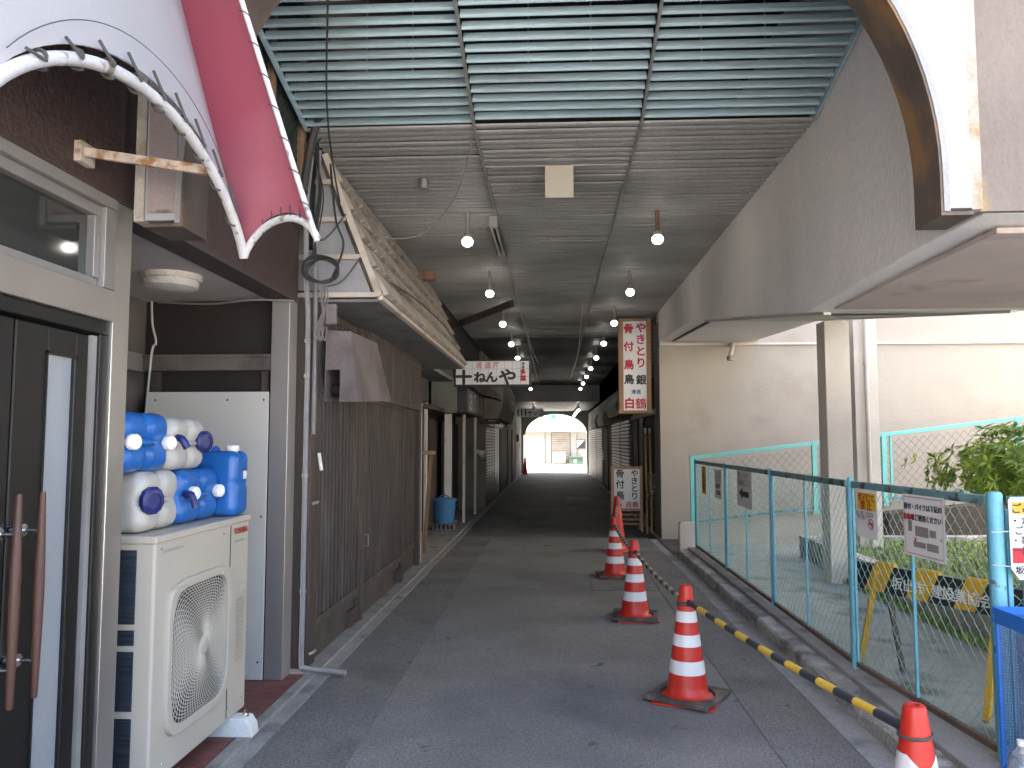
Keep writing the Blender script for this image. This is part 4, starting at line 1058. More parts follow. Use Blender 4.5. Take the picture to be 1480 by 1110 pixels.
# ================================================================== RIGHT SIDE SHOPS
rs = thing('yakitori_shop', 'dark timber yakitori shop recess with a tiled base on the right', 'shop', (2.2, 14.5, 0))
MB().box(2.15, 2.6, 13.26, 17.2, .02, 3.74).build('wall', 'cabinet_dark', rs)
MB().box(1.775, 2.15, 13.26, 13.3, .02, 3.7).build('side_wall', 'dark_metal', rs)
mb = MB().box(1.775, 1.81, 13.31, 14.9, .02, 1.02)
mb.build('tiled_base', 'sign_black', rs)
mb = MB()
for z in (.2, .4, .6, .8, 1.0): mb.box(1.771, 1.7745, 13.31, 14.9, z, z + .012)
mb.build('tile_joints', 'conduit', rs)
MB().box(1.78, 2.14, 14.95, 15.05, .02, 2.1).box(1.78, 1.84, 15.9, 16.0, .02, 2.1).each('post', 'brown_wood', rs)
MB().box(1.70, 2.14, 13.35, 17.0, 2.06, 2.16).build('shelf_beam', 'dark_metal', rs)
mb = MB()
for i in range(14): mb.box(1.76, 1.80, 13.35, 17.2, 2.75 + i * .07, 2.78 + i * .07)
mb.build('grille', 'wall_grey', rs)
mb = MB()
for y_ in (15.3, 15.6, 16.3, 16.7): mb.tube([(1.74, y_, .05), (1.74, y_, 2.05)], .02, 8)
mb.build('pipe', 'grey_rail', rs)
tp = thing('wall_tap', 'small chrome tap on the dark tiled base beside the standing sign', 'tap', (1.76, 13.6, .6))
MB().tube(spline([(1.77, 13.6, .66), (1.7, 13.58, .67), (1.63, 13.57, .66), (1.61, 13.57, .6)], 5), .012, 8).build('spout', 'chrome', tp, smooth=True)
MB().tube([(1.71, 13.58, .67), (1.71, 13.58, .74)], .01, 8).box(1.68, 1.74, 13.57, 13.59, .735, .75).build('handle', 'chrome', tp)
for i, (x, lab) in enumerate(((1.66, 'grey topped bamboo pole leaning left of the pair beside the standing sign'), (1.74, 'yellowish bamboo pole leaning right of the pair beside the standing sign'))):
    p_ = thing('bamboo_pole', lab, 'pole', (x, 13.9, 0), 'poles leaning by the yakitori shop')
    MB().tube([(x - .04, 13.62, .01), (x, 14.1, 1.75)], .017, 8).build('pole', 'bamboo', p_, smooth=True)
    MB().tube([(x, 14.1, 1.75), (x + .002, 14.12, 1.84)], .02, 8).build('tip', 'cap_white', p_)
lt = thing('tall_lightbox_sign', 'tall white vertical sign in a wooden frame hung high at the right', 'sign', (1.38, 13.15, 2.0))
x0, x1 = 1.115, 1.66
MB().box(x0, x0 + .075, 13.1, 13.26, 2.12, 3.68).box(x1 - .075, x1, 13.1, 13.26, 2.12, 3.68).box(x0 - .02, x1 + .03, 13.08, 13.28, 2.07, 2.12).box(x0 + .0755, x1 - .0755, 13.1, 13.26, 3.64, 3.68).build('frame', 'sign_frame_wood', lt, bevel=.004)
MB().box(x0 + .076, x1 - .076, 13.13, 13.23, 2.121, 3.639).build('face', 'sign_white', lt)
mb = MB(); yl = 13.126; cR, cL = 1.49, 1.285
for ch, z in zip('やきとり', (3.53, 3.33, 3.13, 2.93)): put_text(mb, ch, .185, (cR, yl, z), UX, UZ, .006)
for ch, z in zip('骨付鳥', (3.51, 3.21, 2.90)): put_text(mb, ch, .175, (cL, yl, z), UX, UZ, .006)
put_text(mb, '白', .19, (cL + .005, yl, 2.245), UX, UZ, .007); put_text(mb, '鶴', .19, (cR - .01, yl, 2.24), UX, UZ, .003)
mb.build('lettering', 'ink_red', lt)
mb = MB(); put_text(mb, '鳥', .175, (cL, yl, 2.65), UX, UZ, .006); put_text(mb, '銀', .175, (cR, yl, 2.64), UX, UZ, .006); mb.build('lettering', 'ink', lt)
mb = MB(); put_text(mb, '清酒', .08, (1.40, yl, 2.435), UX, UZ, .002); mb.build('lettering', 'ink_blue', lt)
st = thing('standing_sign', 'white menu board in a wooden A-frame stand on the ground beyond the cones', 'sign', (1.27, 13.7, 0))
x0, x1 = 1.0, 1.545; ys = 13.6
for x in (x0 + .025, x1 - .025):
    MB().bar((x, ys, .05), (x, ys, 1.18), .05, .045).build('leg', 'sign_frame_pale', st, bevel=.003)
    MB().bar((x, ys + .45, .03), (x, ys + .03, 1.1), .04, .04).build('leg', 'sign_frame_pale', st, bevel=.003)
MB().box(x0 + .051, x1 - .051, ys - .02, ys + .02, 1.12, 1.165).box(x0 + .051, x1 - .051, ys - .02, ys + .02, .40, .445).each('frame_rail', 'sign_frame_pale', st, bevel=.003)
mb = MB()
for z in (.16, .24, .32): mb.box(x0 + .051, x1 - .051, ys - .012, ys + .012, z, z + .035)
mb.each('slat', 'sign_frame_wood', st, bevel=.003)
MB().box(x0 + .051, x1 - .051, ys - .01, ys + .01, .446, 1.119).build('face', 'sign_white', st)
mb = MB(); yl = ys - .013
for ch, z in zip('やきとり', (1.05, .92, .79, .66)): put_text(mb, ch, .135, (1.405, yl, z), UX, UZ, .003)
for ch, z in zip('骨付鳥', (1.04, .86, .67)): put_text(mb, ch, .155, (1.155, yl, z), UX, UZ, .003)
mb.build('lettering', 'ink', st)
mb = MB(); put_text(mb, '白', .10, (1.30, yl, .515), UX, UZ, .004); put_text(mb, '鶴', .105, (1.415, yl, .515), UX, UZ, .0015); mb.build('lettering', 'ink_red', st)
mb = MB(); put_text(mb, '清酒', .05, (1.13, yl, .505), UX, UZ, .002); mb.build('lettering', 'ink_blue', st)

r2 = thing('shuttered_shops', 'row of grey shuttered shops along the far right of the arcade', 'shops', (1.9, 26, 0))
MB().box(1.77, 2.6, 17.2, 39, .02, 3.74).build('wall', 'wall_grey', r2)
for a, b_ in ((17.8, 19.9), (20.2, 23.0), (27.5, 31.0), (31.3, 37.5)):
    mb = MB(); z = .08
    while z < 2.05: mb.box(1.715, 1.765, a, b_, z, z + .055); z += .085
    mb.build('shutter', 'shutter', r2)
    MB().box(1.766, 1.7695, a - .05, b_ + .05, .03, 2.1).each('shutter_back', 'shutter_gap', r2)
for a, b_ in ((23.4, 24.3), (24.8, 26.4)): MB().box(1.73, 1.769, a, b_, .05, 2.05).build('door', 'cabinet_dark', r2, bevel=.005)
for a, z_, d_ in ((16.9, 2.3, .42), (23.2, 2.2, .30), (26.8, 2.2, .34)):
    MB().prism([(1.768, z_ - .12), (1.72 - d_ * .7, z_ - .12), (1.76 - d_, z_ + .08), (1.76 - d_ * .8, z_ + .30), (1.768, z_ + .30)], a, a + 3.0, 'y').build('shutter_box', 'olive_box', r2, bevel=.01)
    MB().add([(1.72 - d_ * .72, a - .004, z_ - .09), (1.765 - d_, a - .004, z_ + .07), (1.72 - d_ * .2, a - .004, z_ + .08), (1.73, a - .004, z_ - .1)], [(0, 1, 2, 3)]).build('end_cap', 'wall_grey', r2)
MB().box(1.62, 1.69, 25.2, 25.5, 1.0, 1.3).build('meter_box', 'shutter', r2)

# ================================================================== FAR END
fp = thing('far_arch', 'dark arch framing the sunlit far exit of the arcade', 'arch', (.15, 39, 0))
mb, _ = arch_panel(39.0, 39.3, .155, 1.75, 1.545, -1.75, 1.78, 3.9, 1.75)
# flatten the half circle so that its crown is near 2.95 m
for p in mb.v:
    if p.z > 1.75 and (abs(p.x - .155) < 1.5451) and p.z < 3.5: p.z = 1.95 + (p.z - 1.75) * .66
    elif p.z <= 1.7501: p.z = 1.95
mb.build('arch_panel', 'olive_box', fp)
mb = MB().box(-1.75, -1.5, 39.0, 39.3, 0, 1.949).box(1.69, 1.78, 39.0, 39.3, 0, 1.949); mb.each('pier', 'wall_beige', fp)
MB().box(-5, -1.7501, 39.0, 39.3, 0, 6.4).box(1.7801, 10, 39.0, 39.3, 0, 6.4).box(-1.7499, 1.7799, 39.0, 39.3, 3.91, 6.4).each('wall', 'wall_grey', fp)
es = thing('exit_sign', 'small green sign hanging under the crown of the far arch', 'sign', (.05, 38.5, 2.8))
MB().box(-.08, .14, 38.6, 38.66, 2.72, 2.93).build('face', 'exit_green', es, bevel=.005)
mb = MB().bar((-.02, 38.59, 2.76), (.06, 38.59, 2.84), .03, .02).bar((.03, 38.59, 2.86), (.07, 38.59, 2.89), .04, .03); mb.build('symbol', 'cap_white', es)
fb_ = thing('far_building', 'pale building across the sunlit street beyond the far arch', 'building', (0, 56, 0))
MB().box(-14, 14, 56, 64, 0, 2.25).build('lower_wall', 'far_wall', fb_)
MB().box(-14, 14, 55.2, 64, 2.26, 2.5).build('ledge', 'wall_beige', fb_, bevel=.01)
MB().box(-14, 14, 56.4, 64, 2.51, 12).build('upper_wall', 'far_white', fb_)
MB().box(1.9, 5.2, 56.3, 56.39, 3.1, 9.5).build('glazing', 'far_glass', fb_)
mb = MB()
for k in range(14): mb.box(-.1, 1.2, 55.93, 55.97, .06 + k * .155, .06 + k * .155 + .12)
mb.build('slatted_door', 'wall_beige', fb_)
MB().box(-.15, 1.25, 55.975, 55.995, .02, 2.24).build('door_recess', 'dark_metal', fb_)
for x in (-3.2, -.6, 1.7, 4.5): MB().box(x, x + .04, 55.97, 55.998, 0, 2.24).build('joint', 'wall_grey', fb_)
fa = thing('outdoor_unit', 'white outdoor unit standing against the building beyond the far arch', 'air conditioner', (.35, 55.3, 0))
MB().box(-.02, .86, 55.1, 55.45, .08, .82).build('casing', 'panel_grey', fa, bevel=.02)
mb = MB(); mb.lathe((.3, 55.085, .45), [(0, 0), (.3, 0), (.3, .014)], 28, 'y'); mb.build('fan_opening', 'grey_print', fa)
MB().lathe((.3, 55.078, .45), [(0, 0), (.07, 0), (.07, .006)], 20, 'y').build('fan_hub', 'cap_white', fa)
MB().box(.0, .1, 55.1, 55.4, 0, .08).box(.74, .84, 55.1, 55.4, 0, .08).each('foot', 'dark_metal', fa)
pst = thing('framed_poster', 'small dark framed poster on the wall beyond the far arch', 'poster', (2.0, 55.9, 1.2))
MB().box(1.65, 2.3, 55.93, 55.99, 1.08, 1.75).build('frame', 'sign_black', pst)
MB().add([(1.70, 55.925, 1.13), (1.70, 55.925, 1.70), (2.25, 55.925, 1.70)], [(0, 1, 2)]).build('print', 'cap_white', pst)
gb = thing('green_chest', 'dark green storage chest at the foot of the far building', 'chest', (1.5, 55.3, 0))
MB().box(1.15, 2.05, 55.0, 55.5, .0, .42).build('body', 'green_box', gb, bevel=.01)
MB().box(1.12, 2.08, 54.97, 55.53, .42, .54).build('lid', 'green_box', gb, bevel=.01)
MB().box(1.45, 1.65, 54.99, 54.999, .1, .3).build('label_plate', 'cap_white', gb)
bx2 = thing('grey_crate', 'small grey crate right of the green chest beyond the far arch', 'crate', (2.3, 55.3, 0))
MB().box(2.14, 2.55, 55.0, 55.5, .0, .36).build('body', 'conduit', bx2, bevel=.01)
MB().box(2.12, 2.57, 54.98, 55.52, .362, .4).build('rim', 'conduit', bx2, bevel=.01)

# ================================================================== CONES + BARS
def cone(loc, label, group='striped traffic cones along the right side', stripes=True, h=.70, near=False, weight=True, skew=.1):
    root = thing('traffic_cone', label, 'traffic cone', loc, group)
    X, Y, _ = loc
    def rad(z): return .135 - (.135 - .036) * (z / h) ** .97
    zs = [0.012, .03, .06] + [.06 + (h - .06) * k / 20 for k in range(1, 21)]
    prof = [(.165, .012), (.16, .03), (.142, .04), (rad(.05), .055)] + [(rad(z), z) for z in [.06 + (h - .075) * k / 16 for k in range(1, 17)]] + [(rad(h) - .002, h - .003), (rad(h) - .008, h), (.018, h), (.016, h - .012), (0, h - .012)]
    MB().lathe((X, Y, 0), prof, 40).build('cone_body', 'cone_red', root, smooth=True)
    m4 = Matrix.Translation((X, Y, 0)) @ Matrix.Rotation(skew, 4, 'Z')
    MB().box(-.19, .19, -.19, .19, .001, .014, mtx=m4).build('base_flange', 'cone_red', root, bevel=.005)
    if weight:
        mw = Matrix.Translation((X, Y, 0)) @ Matrix.Rotation(skew - .22, 4, 'Z'); mb = MB(); s = .205
        # square rubber ring
        n = 32; vi = []; 
        for z in (.016, .044):
            for k in range(n):
                a = 2 * PI * k / n; vi.append((.168 * math.cos(a), .168 * math.sin(a), z))
            for k in range(n):
                a = 2 * PI * k / n; c, s_ = math.cos(a), math.sin(a); q = s / max(abs(c), abs(s_)); vi.append((q * c, q * s_, z))
        fs = []
        for k in range(n):
            j = (k + 1) % n
            fs += [(k, j, n + j, n + k), (2 * n + k, 3 * n + k, 3 * n + j, 2 * n + j), (n + k, n + j, 3 * n + j, 3 * n + k), (k, 2 * n + k, 2 * n + j, j)]
        mb.add([mw @ V(p) for p in vi], fs); mb.build('rubber_weight', 'rubber', root, bevel=.005)
    if stripes:
        def band(z0, z1, vshape=0.):
            mb = MB(); n = 48; vs = []
            for t in (0, .25, .5, .75, 1):
                for k in range(n):
                    a = 2 * PI * k / n
                    # v-notch in the upper edge facing the camera
                    d = abs((a - 1.5 * PI + PI) % (2 * PI) - PI); top = z1 - vshape * max(0, 1 - d / .9); z = z0 + (top - z0) * t
                    vs.append((X + (rad(z) + .0022) * math.cos(a), Y + (rad(z) + .0022) * math.sin(a), z))
            mb.add(vs, [(i * n + k, i * n + (k + 1) % n, (i + 1) * n + (k + 1) % n, (i + 1) * n + k) for i in range(4) for k in range(n)])
            mb.build('reflective_band', 'cone_white', root, smooth=True)
        for z0, z1 in ((.17, .25), (.335, .405), (.48, .545)) if not near else ((.15, .23), (.30, .37), (.43, .545)): band(z0, z1, .05 if near and z1 > .5 else 0.)
    # holding ring of the bar
    return root
cone((1.235, 2.80, 0), 'striped traffic cone nearest the camera at the bottom right', near=True, skew=.3)
cone((.83, 5.0, 0), 'striped traffic cone on a skewed black rubber weight, second from the camera', skew=-.35)
cone((.735, 7.2, 0), 'striped traffic cone in the middle of the line, third from the camera', skew=.08)
cone((.725, 9.35, 0), 'striped traffic cone farthest away with its weight askew', skew=.3)
pc = cone((.93, 11.5, 0), 'plain red tall traffic cone without stripes behind the striped ones', stripes=False, h=.80, weight=False, skew=.2)
cone((-1.36, 37.5, 0), 'small plain red cone by the left pier of the far arch', stripes=False, h=.8, weight=False)
def conebar(a, b, label, ym, n=15):
    root = thing('cone_bar', label, 'cone bar', tuple((V(a) + V(b)) / 2), 'black and yellow bars linking the cones')
    a = V(a); b = V(b); d = (b - a).normalized(); a2 = a + d * .085; b2 = b - d * .085
    mb = MB()
    for k in range(n):
        p = a2.lerp(b2, k / n); q = a2.lerp(b2, (k + 1) / n)
        sagp = V((0, 0, -.02 * math.sin(PI * k / n))); sagq = V((0, 0, -.02 * math.sin(PI * (k + 1) / n)))
        mb.tube([p + sagp, q + sagq], .0175, 12, mi=k % 2, cap=(k in (0, n - 1)))
    mb.build('rod', ['bar_black', ym], root, smooth=True)
    for c, s in ((a, 1), (b, -1)):
        rr = .0535
        MB().tube([(c.x + rr * math.cos(t), c.y + rr * math.sin(t), c.z + .004 * math.cos(t)) for t in [2 * PI * k / 24 for k in range(25)]], .006, 8).build('ring', 'rubber', root, smooth=True)
        MB().tube([c + d * s * .055, c + d * s * .09], .02, 10).build('end_cap', 'bar_black', root, smooth=True)
conebar((1.235, 2.80, .60), (.83, 5.0, .60), 'yellow and black bar between the two cones nearest the camera', 'bar_yellow')
conebar((.83, 5.0, .585), (.735, 7.2, .60), 'faded yellow and black bar between the second and third cones', 'bar_pale', 19)
conebar((.735, 7.2, .585), (.725, 9.35, .60), 'brownish striped bar between the third and fourth cones', 'bar_pale', 19)
conebar((.725, 9.35, .585), (.93, 11.5, .66), 'dim striped bar running back to the plain red cone', 'bar_pale', 19)

# ================================================================== FRONT FENCE
FP = [(1.965, 10.87), (1.962, 9.0), (1.96, 7.12), (1.955, 5.25), (2.075, 3.79)]
ff = thing('chain_link_fence', 'pale blue chain link fence with a scuffed top rail on the kerb', 'fence', (1.96, 7, .13))
ZT, ZB = 1.33, .135
for i, (x, y_) in enumerate(FP):
    r_ = .034 if i == 4 else .021
    mb = MB().lathe((x, y_, ZB - .03), [(r_, 0), (r_, ZT - ZB + .05), (r_ * .8, ZT - ZB + .062), (0, ZT - ZB + .066)], 18)
    mb.build('post', 'fence_blue', ff, smooth=True)
MB().bar((FP[-1][0] + .06, FP[-1][1] + .02, ZB), (FP[-1][0] + .06, FP[-1][1] + .02, ZT - .05), .02, .03).build('stiffener', 'fence_blue', ff)
for (a, b_) in zip(FP[:-1], FP[1:]):
    A3 = V((a[0], a[1], 0)); B3 = V((b_[0], b_[1], 0)); dd = (B3 - A3).normalized()
    p = A3 + dd * .04; q = B3 - dd * .05
    MB().bar((p.x, p.y, ZT - .01), (q.x, q.y, ZT - .01), .035, .045).build('top_rail', 'fence_rail', ff, bevel=.006)
    MB().bar((p.x, p.y, ZB + .035), (q.x, q.y, ZB + .035), .03, .03).build('bottom_rail', 'rust', ff)
    mid = (A3 + B3) / 2
    MB().box(mid.x - .008, mid.x + .008, mid.y - .009, mid.y + .009, ZB + .05, ZT - .03).build('stay', 'fence_blue', ff, bevel=.003)
    for e in (p, q): MB().box(e.x - .008, e.x + .006, e.y - .008, e.y + .008, ZB + .05, ZT - .03).build('frame_angle', 'fence_blue', ff)
    mb = MB(); wiremesh(mb, (p.x - .0, p.y), (q.x - .0, q.y), ZB + .04, ZT - .02, ZB + .04, ZT - .02, .041, .044, .0021, .004)
    mb.build('wire_mesh', 'fence_wire', ff)
# return leg of fence to the right of the near post
rf = thing('return_fence', 'blue chain link fence turning right at the near post behind the blue bin', 'fence', (3, 3.8, .13))
MB().bar((2.14, 3.80, ZT - .01), (4.4, 3.80, ZT - .01), .035, .045).build('top_rail', 'fence_rail', rf, bevel=.006)
MB().bar((2.14, 3.80, ZB + .035), (4.4, 3.80, ZB + .035), .03, .03).build('bottom_rail', 'rust', rf)
MB().box(2.20, 2.235, 3.785, 3.815, ZB, ZT - .03).build('stay', 'fence_blue', rf)
MB().tube([(4.4, 3.80, .05), (4.4, 3.80, ZT + .02)], .03, 12).build('post', 'fence_blue', rf, smooth=True)
mb = MB(); wiremesh(mb, (2.14, 3.80), (4.38, 3.80), ZB + .04, ZT - .02, ZB + .04, ZT - .02, .041, .044, .0021, .004); mb.build('wire_mesh', 'fence_wire', rf)

# signs on the fence
def fsign(name, label, y0, y1, z0, z1, builder, x=None, tilt=0.):
    """sheet tied to the fence, seen from the alley; local frame: right = towards the camera (-Y)"""
    def fx(y_):
        if y_ > 5.25: return 1.94
        return 1.955 + (5.25 - y_) * (2.075 - 1.955) / (5.25 - 3.79) - .022
    a = V((fx(y0), y0, 0)); b_ = V((fx(y1), y1, 0)); c = (a + b_) / 2; c.z = (z0 + z1) / 2
    r_ = (b_ - a).normalized(); W_ = (b_ - a).length; H_ = z1 - z0
    nrm = V((r_.y, -r_.x, 0)).normalized()
    if nrm.x > 0: nrm = -nrm
    root = thing(name, label, 'sign', tuple(c - V((0, 0, H_ / 2))), 'paper notices tied to the fence')
    def Q(u, v, k=0.): return c + r_ * u * W_ / 2 + V((0, 0, 1)) * v * H_ / 2 + nrm * k
    # slightly wavy laminated sheet
    mb = MB(); n = 10; vs = []
    for k_ in (0, -.002):
        for i in range(n + 1):
            for v in (-1, 1):
                u = -1 + 2 * i / n; vs.append(Q(u, v + tilt * u, .002 * math.sin(u * 4) * (0) + k_))
    m_ = 2 * (n + 1)
    fs = [(2 * i, 2 * i + 2, 2 * i + 3, 2 * i + 1) for i in range(n)] + [(m_ + 2 * i + 1, m_ + 2 * i + 3, m_ + 2 * i + 2, m_ + 2 * i) for i in range(n)]
    mb.add(vs, fs); mb.build('sheet', 'sign_white', root)
    builder(root, Q, r_, W_, H_, nrm)
    return root
def rectq(mb, Q, u0, u1, v0, v1, k=.002, mi=0):
    mb.add([Q(u0, v0, k), Q(u1, v0, k), Q(u1, v1, k), Q(u0, v1, k)], [(0, 1, 2, 3)], mi)
def b_map(root, Q, r_, W_, H_, n_):
    mb = MB()
    for (u0, u1, v0, v1) in ((-.93, .93, .9, .93), (-.93, .93, -.93, -.9), (-.93, -.91, -.9, .9), (.91, .93, -.9, .9)): rectq(mb, Q, u0, u1, v0, v1)
    mb.build('border', 'ink_pink', root)
    mb = MB(); put_text(mb, '原付・バイクは下記の', W_ * .092, Q(.0, .62, .003), r_, UZ, .0008); put_text(mb, 'をご使用ください', W_ * .092, Q(.16, .27, .003), r_, UZ, .0008)
    rectq(mb, Q, .82, .86, -.35, -.25, .003)
    mb.build('lettering', 'ink', root)
    mb = MB(); put_text(mb, '駐輪場', W_ * .092, Q(-.68, .27, .003), r_, UZ, .0008); rectq(mb, Q, -.42, -.34, -.5, -.38, .004); mb.build('lettering', 'ink_red', root)
    mb = MB(); rectq(mb, Q, -.4, .25, -.32, .0); rectq(mb, Q, .3, .6, -.28, -.05); rectq(mb, Q, -.5, .1, -.68, -.5); rectq(mb, Q, .15, .7, -.72, -.48); rectq(mb, Q, -.75, -.55, -.2, .15); mb.build('map_drawing', 'grey_print', root)
fsign('fence_notice', 'white map notice with a pink border about motorbike parking tied to the fence', 4.56, 4.16, .965, 1.305, b_map)
def b_nos(root, Q, r_, W_, H_, n_):
    mb = MB(); rectq(mb, Q, -.8, .9, .15, .85); mb.build('yellow_panel', 'ink_yellow', root)
    mb = MB(); put_text(mb, 'ポイ捨て', W_ * .2, Q(.05, .66, .004), r_, UZ, .001); put_text(mb, '禁 止', W_ * .24, Q(.05, .34, .004), r_, UZ, .001)
    c = Q(.45, -.4, .004)
    vs = []; n = 24
    for rr in (.034, .028):
        for k in range(n): a = 2 * PI * k / n; vs.append(c + r_ * rr * math.cos(a) + V((0, 0, 1)) * rr * math.sin(a))
    mb.add(vs, [(k, (k + 1) % n, n + (k + 1) % n, n + k) for k in range(n)])
    mb.add([c + r_ * a + V((0, 0, 1)) * b2 for a, b2 in ((-.022, .016), (-.016, .022), (.022, -.016), (.016, -.022))], [(0, 1, 2, 3)])
    mb.build('lettering', 'ink_red', root)
    mb = MB(); put_text(mb, '吸い殻・空缶は', W_ * .12, Q(-.1, -.02, .004), r_, UZ); put_text(mb, '持ち帰って', W_ * .12, Q(-.25, -.18, .004), r_, UZ); rectq(mb, Q, .2, .6, -.43, -.37, .003); mb.build('lettering', 'ink', root)
fsign('fence_notice', 'white notice with a yellow panel and no-smoking symbol next to the second post', 5.13, 4.86, 1.0, 1.30, b_nos)
def b_arrow(root, Q, r_, W_, H_, n_):
    mb = MB(); mb.add([Q(u, v, .003) for u, v in ((-.7, -.25), (-.2, .05), (-.2, -.12), (.65, -.12), (.65, -.42), (-.2, -.42), (-.2, -.58))], [(0, 1, 2, 3, 4, 5, 6)])
    put_text(mb, '原付・バイク', W_ * .13, Q(-.1, .72, .003), r_, UZ); put_text(mb, '駐輪場はこちら', W_ * .12, Q(0, .35, .003), r_, UZ); mb.build('lettering', 'ink', root)
fsign('fence_notice', 'white notice with a black arrow pointing left on the fence', 8.35, 7.75, .93, 1.30, b_arrow)
def b_small(root, Q, r_, W_, H_, n_):
    mb = MB(); put_text(mb, '原付・バイクは', W_ * .12, Q(0, .75, .003), r_, UZ); put_text(mb, '下記の駐輪場を', W_ * .12, Q(0, .5, .003), r_, UZ); put_text(mb, 'ご使用ください', W_ * .12, Q(0, .25, .003), r_, UZ); rectq(mb, Q, -.6, .6, -.3, .0); rectq(mb, Q, -.4, .7, -.75, -.45); mb.build('lettering', 'grey_print', root)
fsign('fence_notice', 'small grey printed map notice between the yellow and the arrow notices', 9.5, 9.12, .93, 1.27, b_small)
def b_yel(root, Q, r_, W_, H_, n_):
    mb = MB(); rectq(mb, Q, -.98, .98, -.98, .98); mb.build('yellow_panel', 'ink_yellow', root)
    mb = MB(); put_text(mb, '駐', W_ * .5, Q(0, .3, .004), r_, UZ, .001); put_text(mb, '輪', W_ * .5, Q(0, -.4, .004), r_, UZ, .001); mb.build('lettering', 'ink_red', root)
fsign('fence_notice', 'narrow yellow notice nearest the far end of the fence', 10.3, 10.03, .93, 1.28, b_yel)
# rubbish rules sign by near post
gs = thing('rubbish_notice', 'white clipped-corner rubbish rules sign wired to the near fence post', 'sign', (2.35, 3.74, .9))
ys = 3.735; x0, x1, z0, z1 = 2.107, 2.51, .965, 1.34
MB().prism([(x0 + .035, z0), (x1 - .035, z0), (x1, z0 + .04), (x1, z1), (x0 + .01, z1), (x0, z1 - .01), (x0, z0 + .05)], ys, ys + .004, 'y').build('plate', 'sign_white', gs)
mb = MB().box(x0 + .015, x1 - .02, ys - .002, ys - .001, z1 - .075, z1 - .02); mb.build('orange_band', 'barrier_yellow', gs)
mb = MB().box(x0 + .008, x1 - .01, ys - .002, ys - .001, z0 + .075, z0 + .145); mb.build('red_band', 'ink_red', gs)
mb = MB()
for s, z, sz in (('ごみを出す時は', z1 - .048, .05), ('・カラス対策の為', z1 - .105, .045), ('ごみ出しは朝8時', z1 - .15, .045), ('・事業系のごみは', z1 - .195, .045), ('一般収集に出さない', z1 - .24, .042), ('坂出市環境課', z0 + .045, .04)):
    put_text(mb, s, sz, (x0 + .02 + len(s) * sz * .44 + .01, ys - .003, z), UX, UZ, .0005)
mb.build('lettering', 'ink', gs)
MB().tube([(2.03, 3.745, 1.18), (2.1, 3.735, 1.185), (2.16, 3.73, 1.18)], .002, 5).tube([(2.03, 3.745, 1.03), (2.17, 3.73, 1.02)], .002, 5).each('tie_wire', 'cap_white', gs)

# blue mesh bin
mbn = thing('mesh_bin', 'folding rubbish bin of blue netting on a bright blue frame at the right edge', 'bin', (2.4, 3.45, .05))
bx0, bx1, by0, by1, bz0, bz1 = 2.01, 2.52, 3.15, 3.69, .14, .85
mb = MB()
for x in (bx0, bx1):
    for y_ in (by0, by1): mb.tube([(x, y_, bz0), (x, y_, bz1 - .03)], .013, 8)
for z in (bz0 + .01,): mb.tube([(bx0, by0, z), (bx1, by0, z), (bx1, by1, z), (bx0, by1, z), (bx0, by0, z)], .012, 8)
mb.build('frame', 'frame_blue', mbn, smooth=True)
MB().box(bx0 - .016, bx1 + .016, by0 - .016, by0 - .004, bz1 - .07, bz1).box(bx0 - .016, bx1 + .016, by1 + .004, by1 + .016, bz1 - .07, bz1).box(bx0 - .016, bx0 - .006, by0 - .003, by1 + .003, bz1 - .07, bz1).box(bx1 + .006, bx1 + .016, by0 - .003, by1 + .003, bz1 - .07, bz1).build('rim_band', 'frame_blue', mbn, bevel=.003)
mb = MB(); sp = .0125
def netq(mb, P, Q_, z0, z1):
    P = V(P); Q_ = V(Q_); L = (Q_ - P).length; k = 0
    while k * sp < L:
        p = P.lerp(Q_, k * sp / L); mb.bar((p.x, p.y, z0), (p.x, p.y, z1), .0018, .0018); k += 1
    z = z0
    while z < z1: mb.bar((P.x, P.y, z), (Q_.x, Q_.y, z), .0018, .0018); z += sp
netq(mb, (bx0, by0, 0), (bx0, by1, 0), bz0, bz1 - .03); netq(mb, (bx0, by0, 0), (bx1, by0, 0), bz0, bz1 - .03)
mb.build('netting', 'mesh_blue', mbn)
mb = MB(); sp = .014; netq(mb, (bx0, by1, 0), (bx1, by1, 0), bz0, bz1 - .03); mb.build('netting', 'mesh_blue', mbn)
bt = thing('plastic_bottle', 'clear plastic bottle with a white cap standing beside the mesh bin', 'bottle', (2.04, 3.38, 0))
MB().lathe((1.84, 3.25, .012), [(.0, .002), (.04, 0), (.05, .01), (.052, .04), (.05, .06), (.052, .08), (.052, .18), (.045, .215), (.022, .25), (.0145, .262), (.0145, .275)], 28).build('bottle_body', 'bottle', bt, smooth=True)
MB().lathe((1.84, 3.25, .279), [(.0165, 0), (.0165, .02), (0, .021)], 20).build('cap', 'cap_white', bt, smooth=True)
bt.location.z += .125
# ================================================================== BACK RAMP + FENCE
rw = thing('ramp_parapet', 'cream parapet of the ramp along the back of the courtyard', 'parapet', (5, 12.1, 0))
MB().prism([(2.1, .04), (9.5, .04), (9.5, 1.2), (4.9, .66), (2.1, .34)], 12.05, 12.2, 'y').build('wall', 'cream', rw)
MB().prism([(4.9, .04), (9.5, .04), (9.5, 1.0), (4.9, .55)], 11.7, 12.04, 'y').build('step', 'soil', rw)
bf = thing('ramp_fence', 'bright turquoise railed fence climbing the ramp against the cream wall', 'fence', (5, 12, .4))
def rz(x, b_): return b_ + (x - 2.22) * (.123)
MB().bar((2.1, 12.0, rz(2.1, 1.36)), (9.4, 12.0, rz(9.4, 1.36)), .05, .055).build('top_rail', 'fence_turquoise', bf, bevel=.006)
MB().bar((2.1, 12.0, rz(2.1, .39)), (9.4, 12.0, rz(9.4, .39)), .04, .045).build('bottom_rail', 'fence_rail', bf)
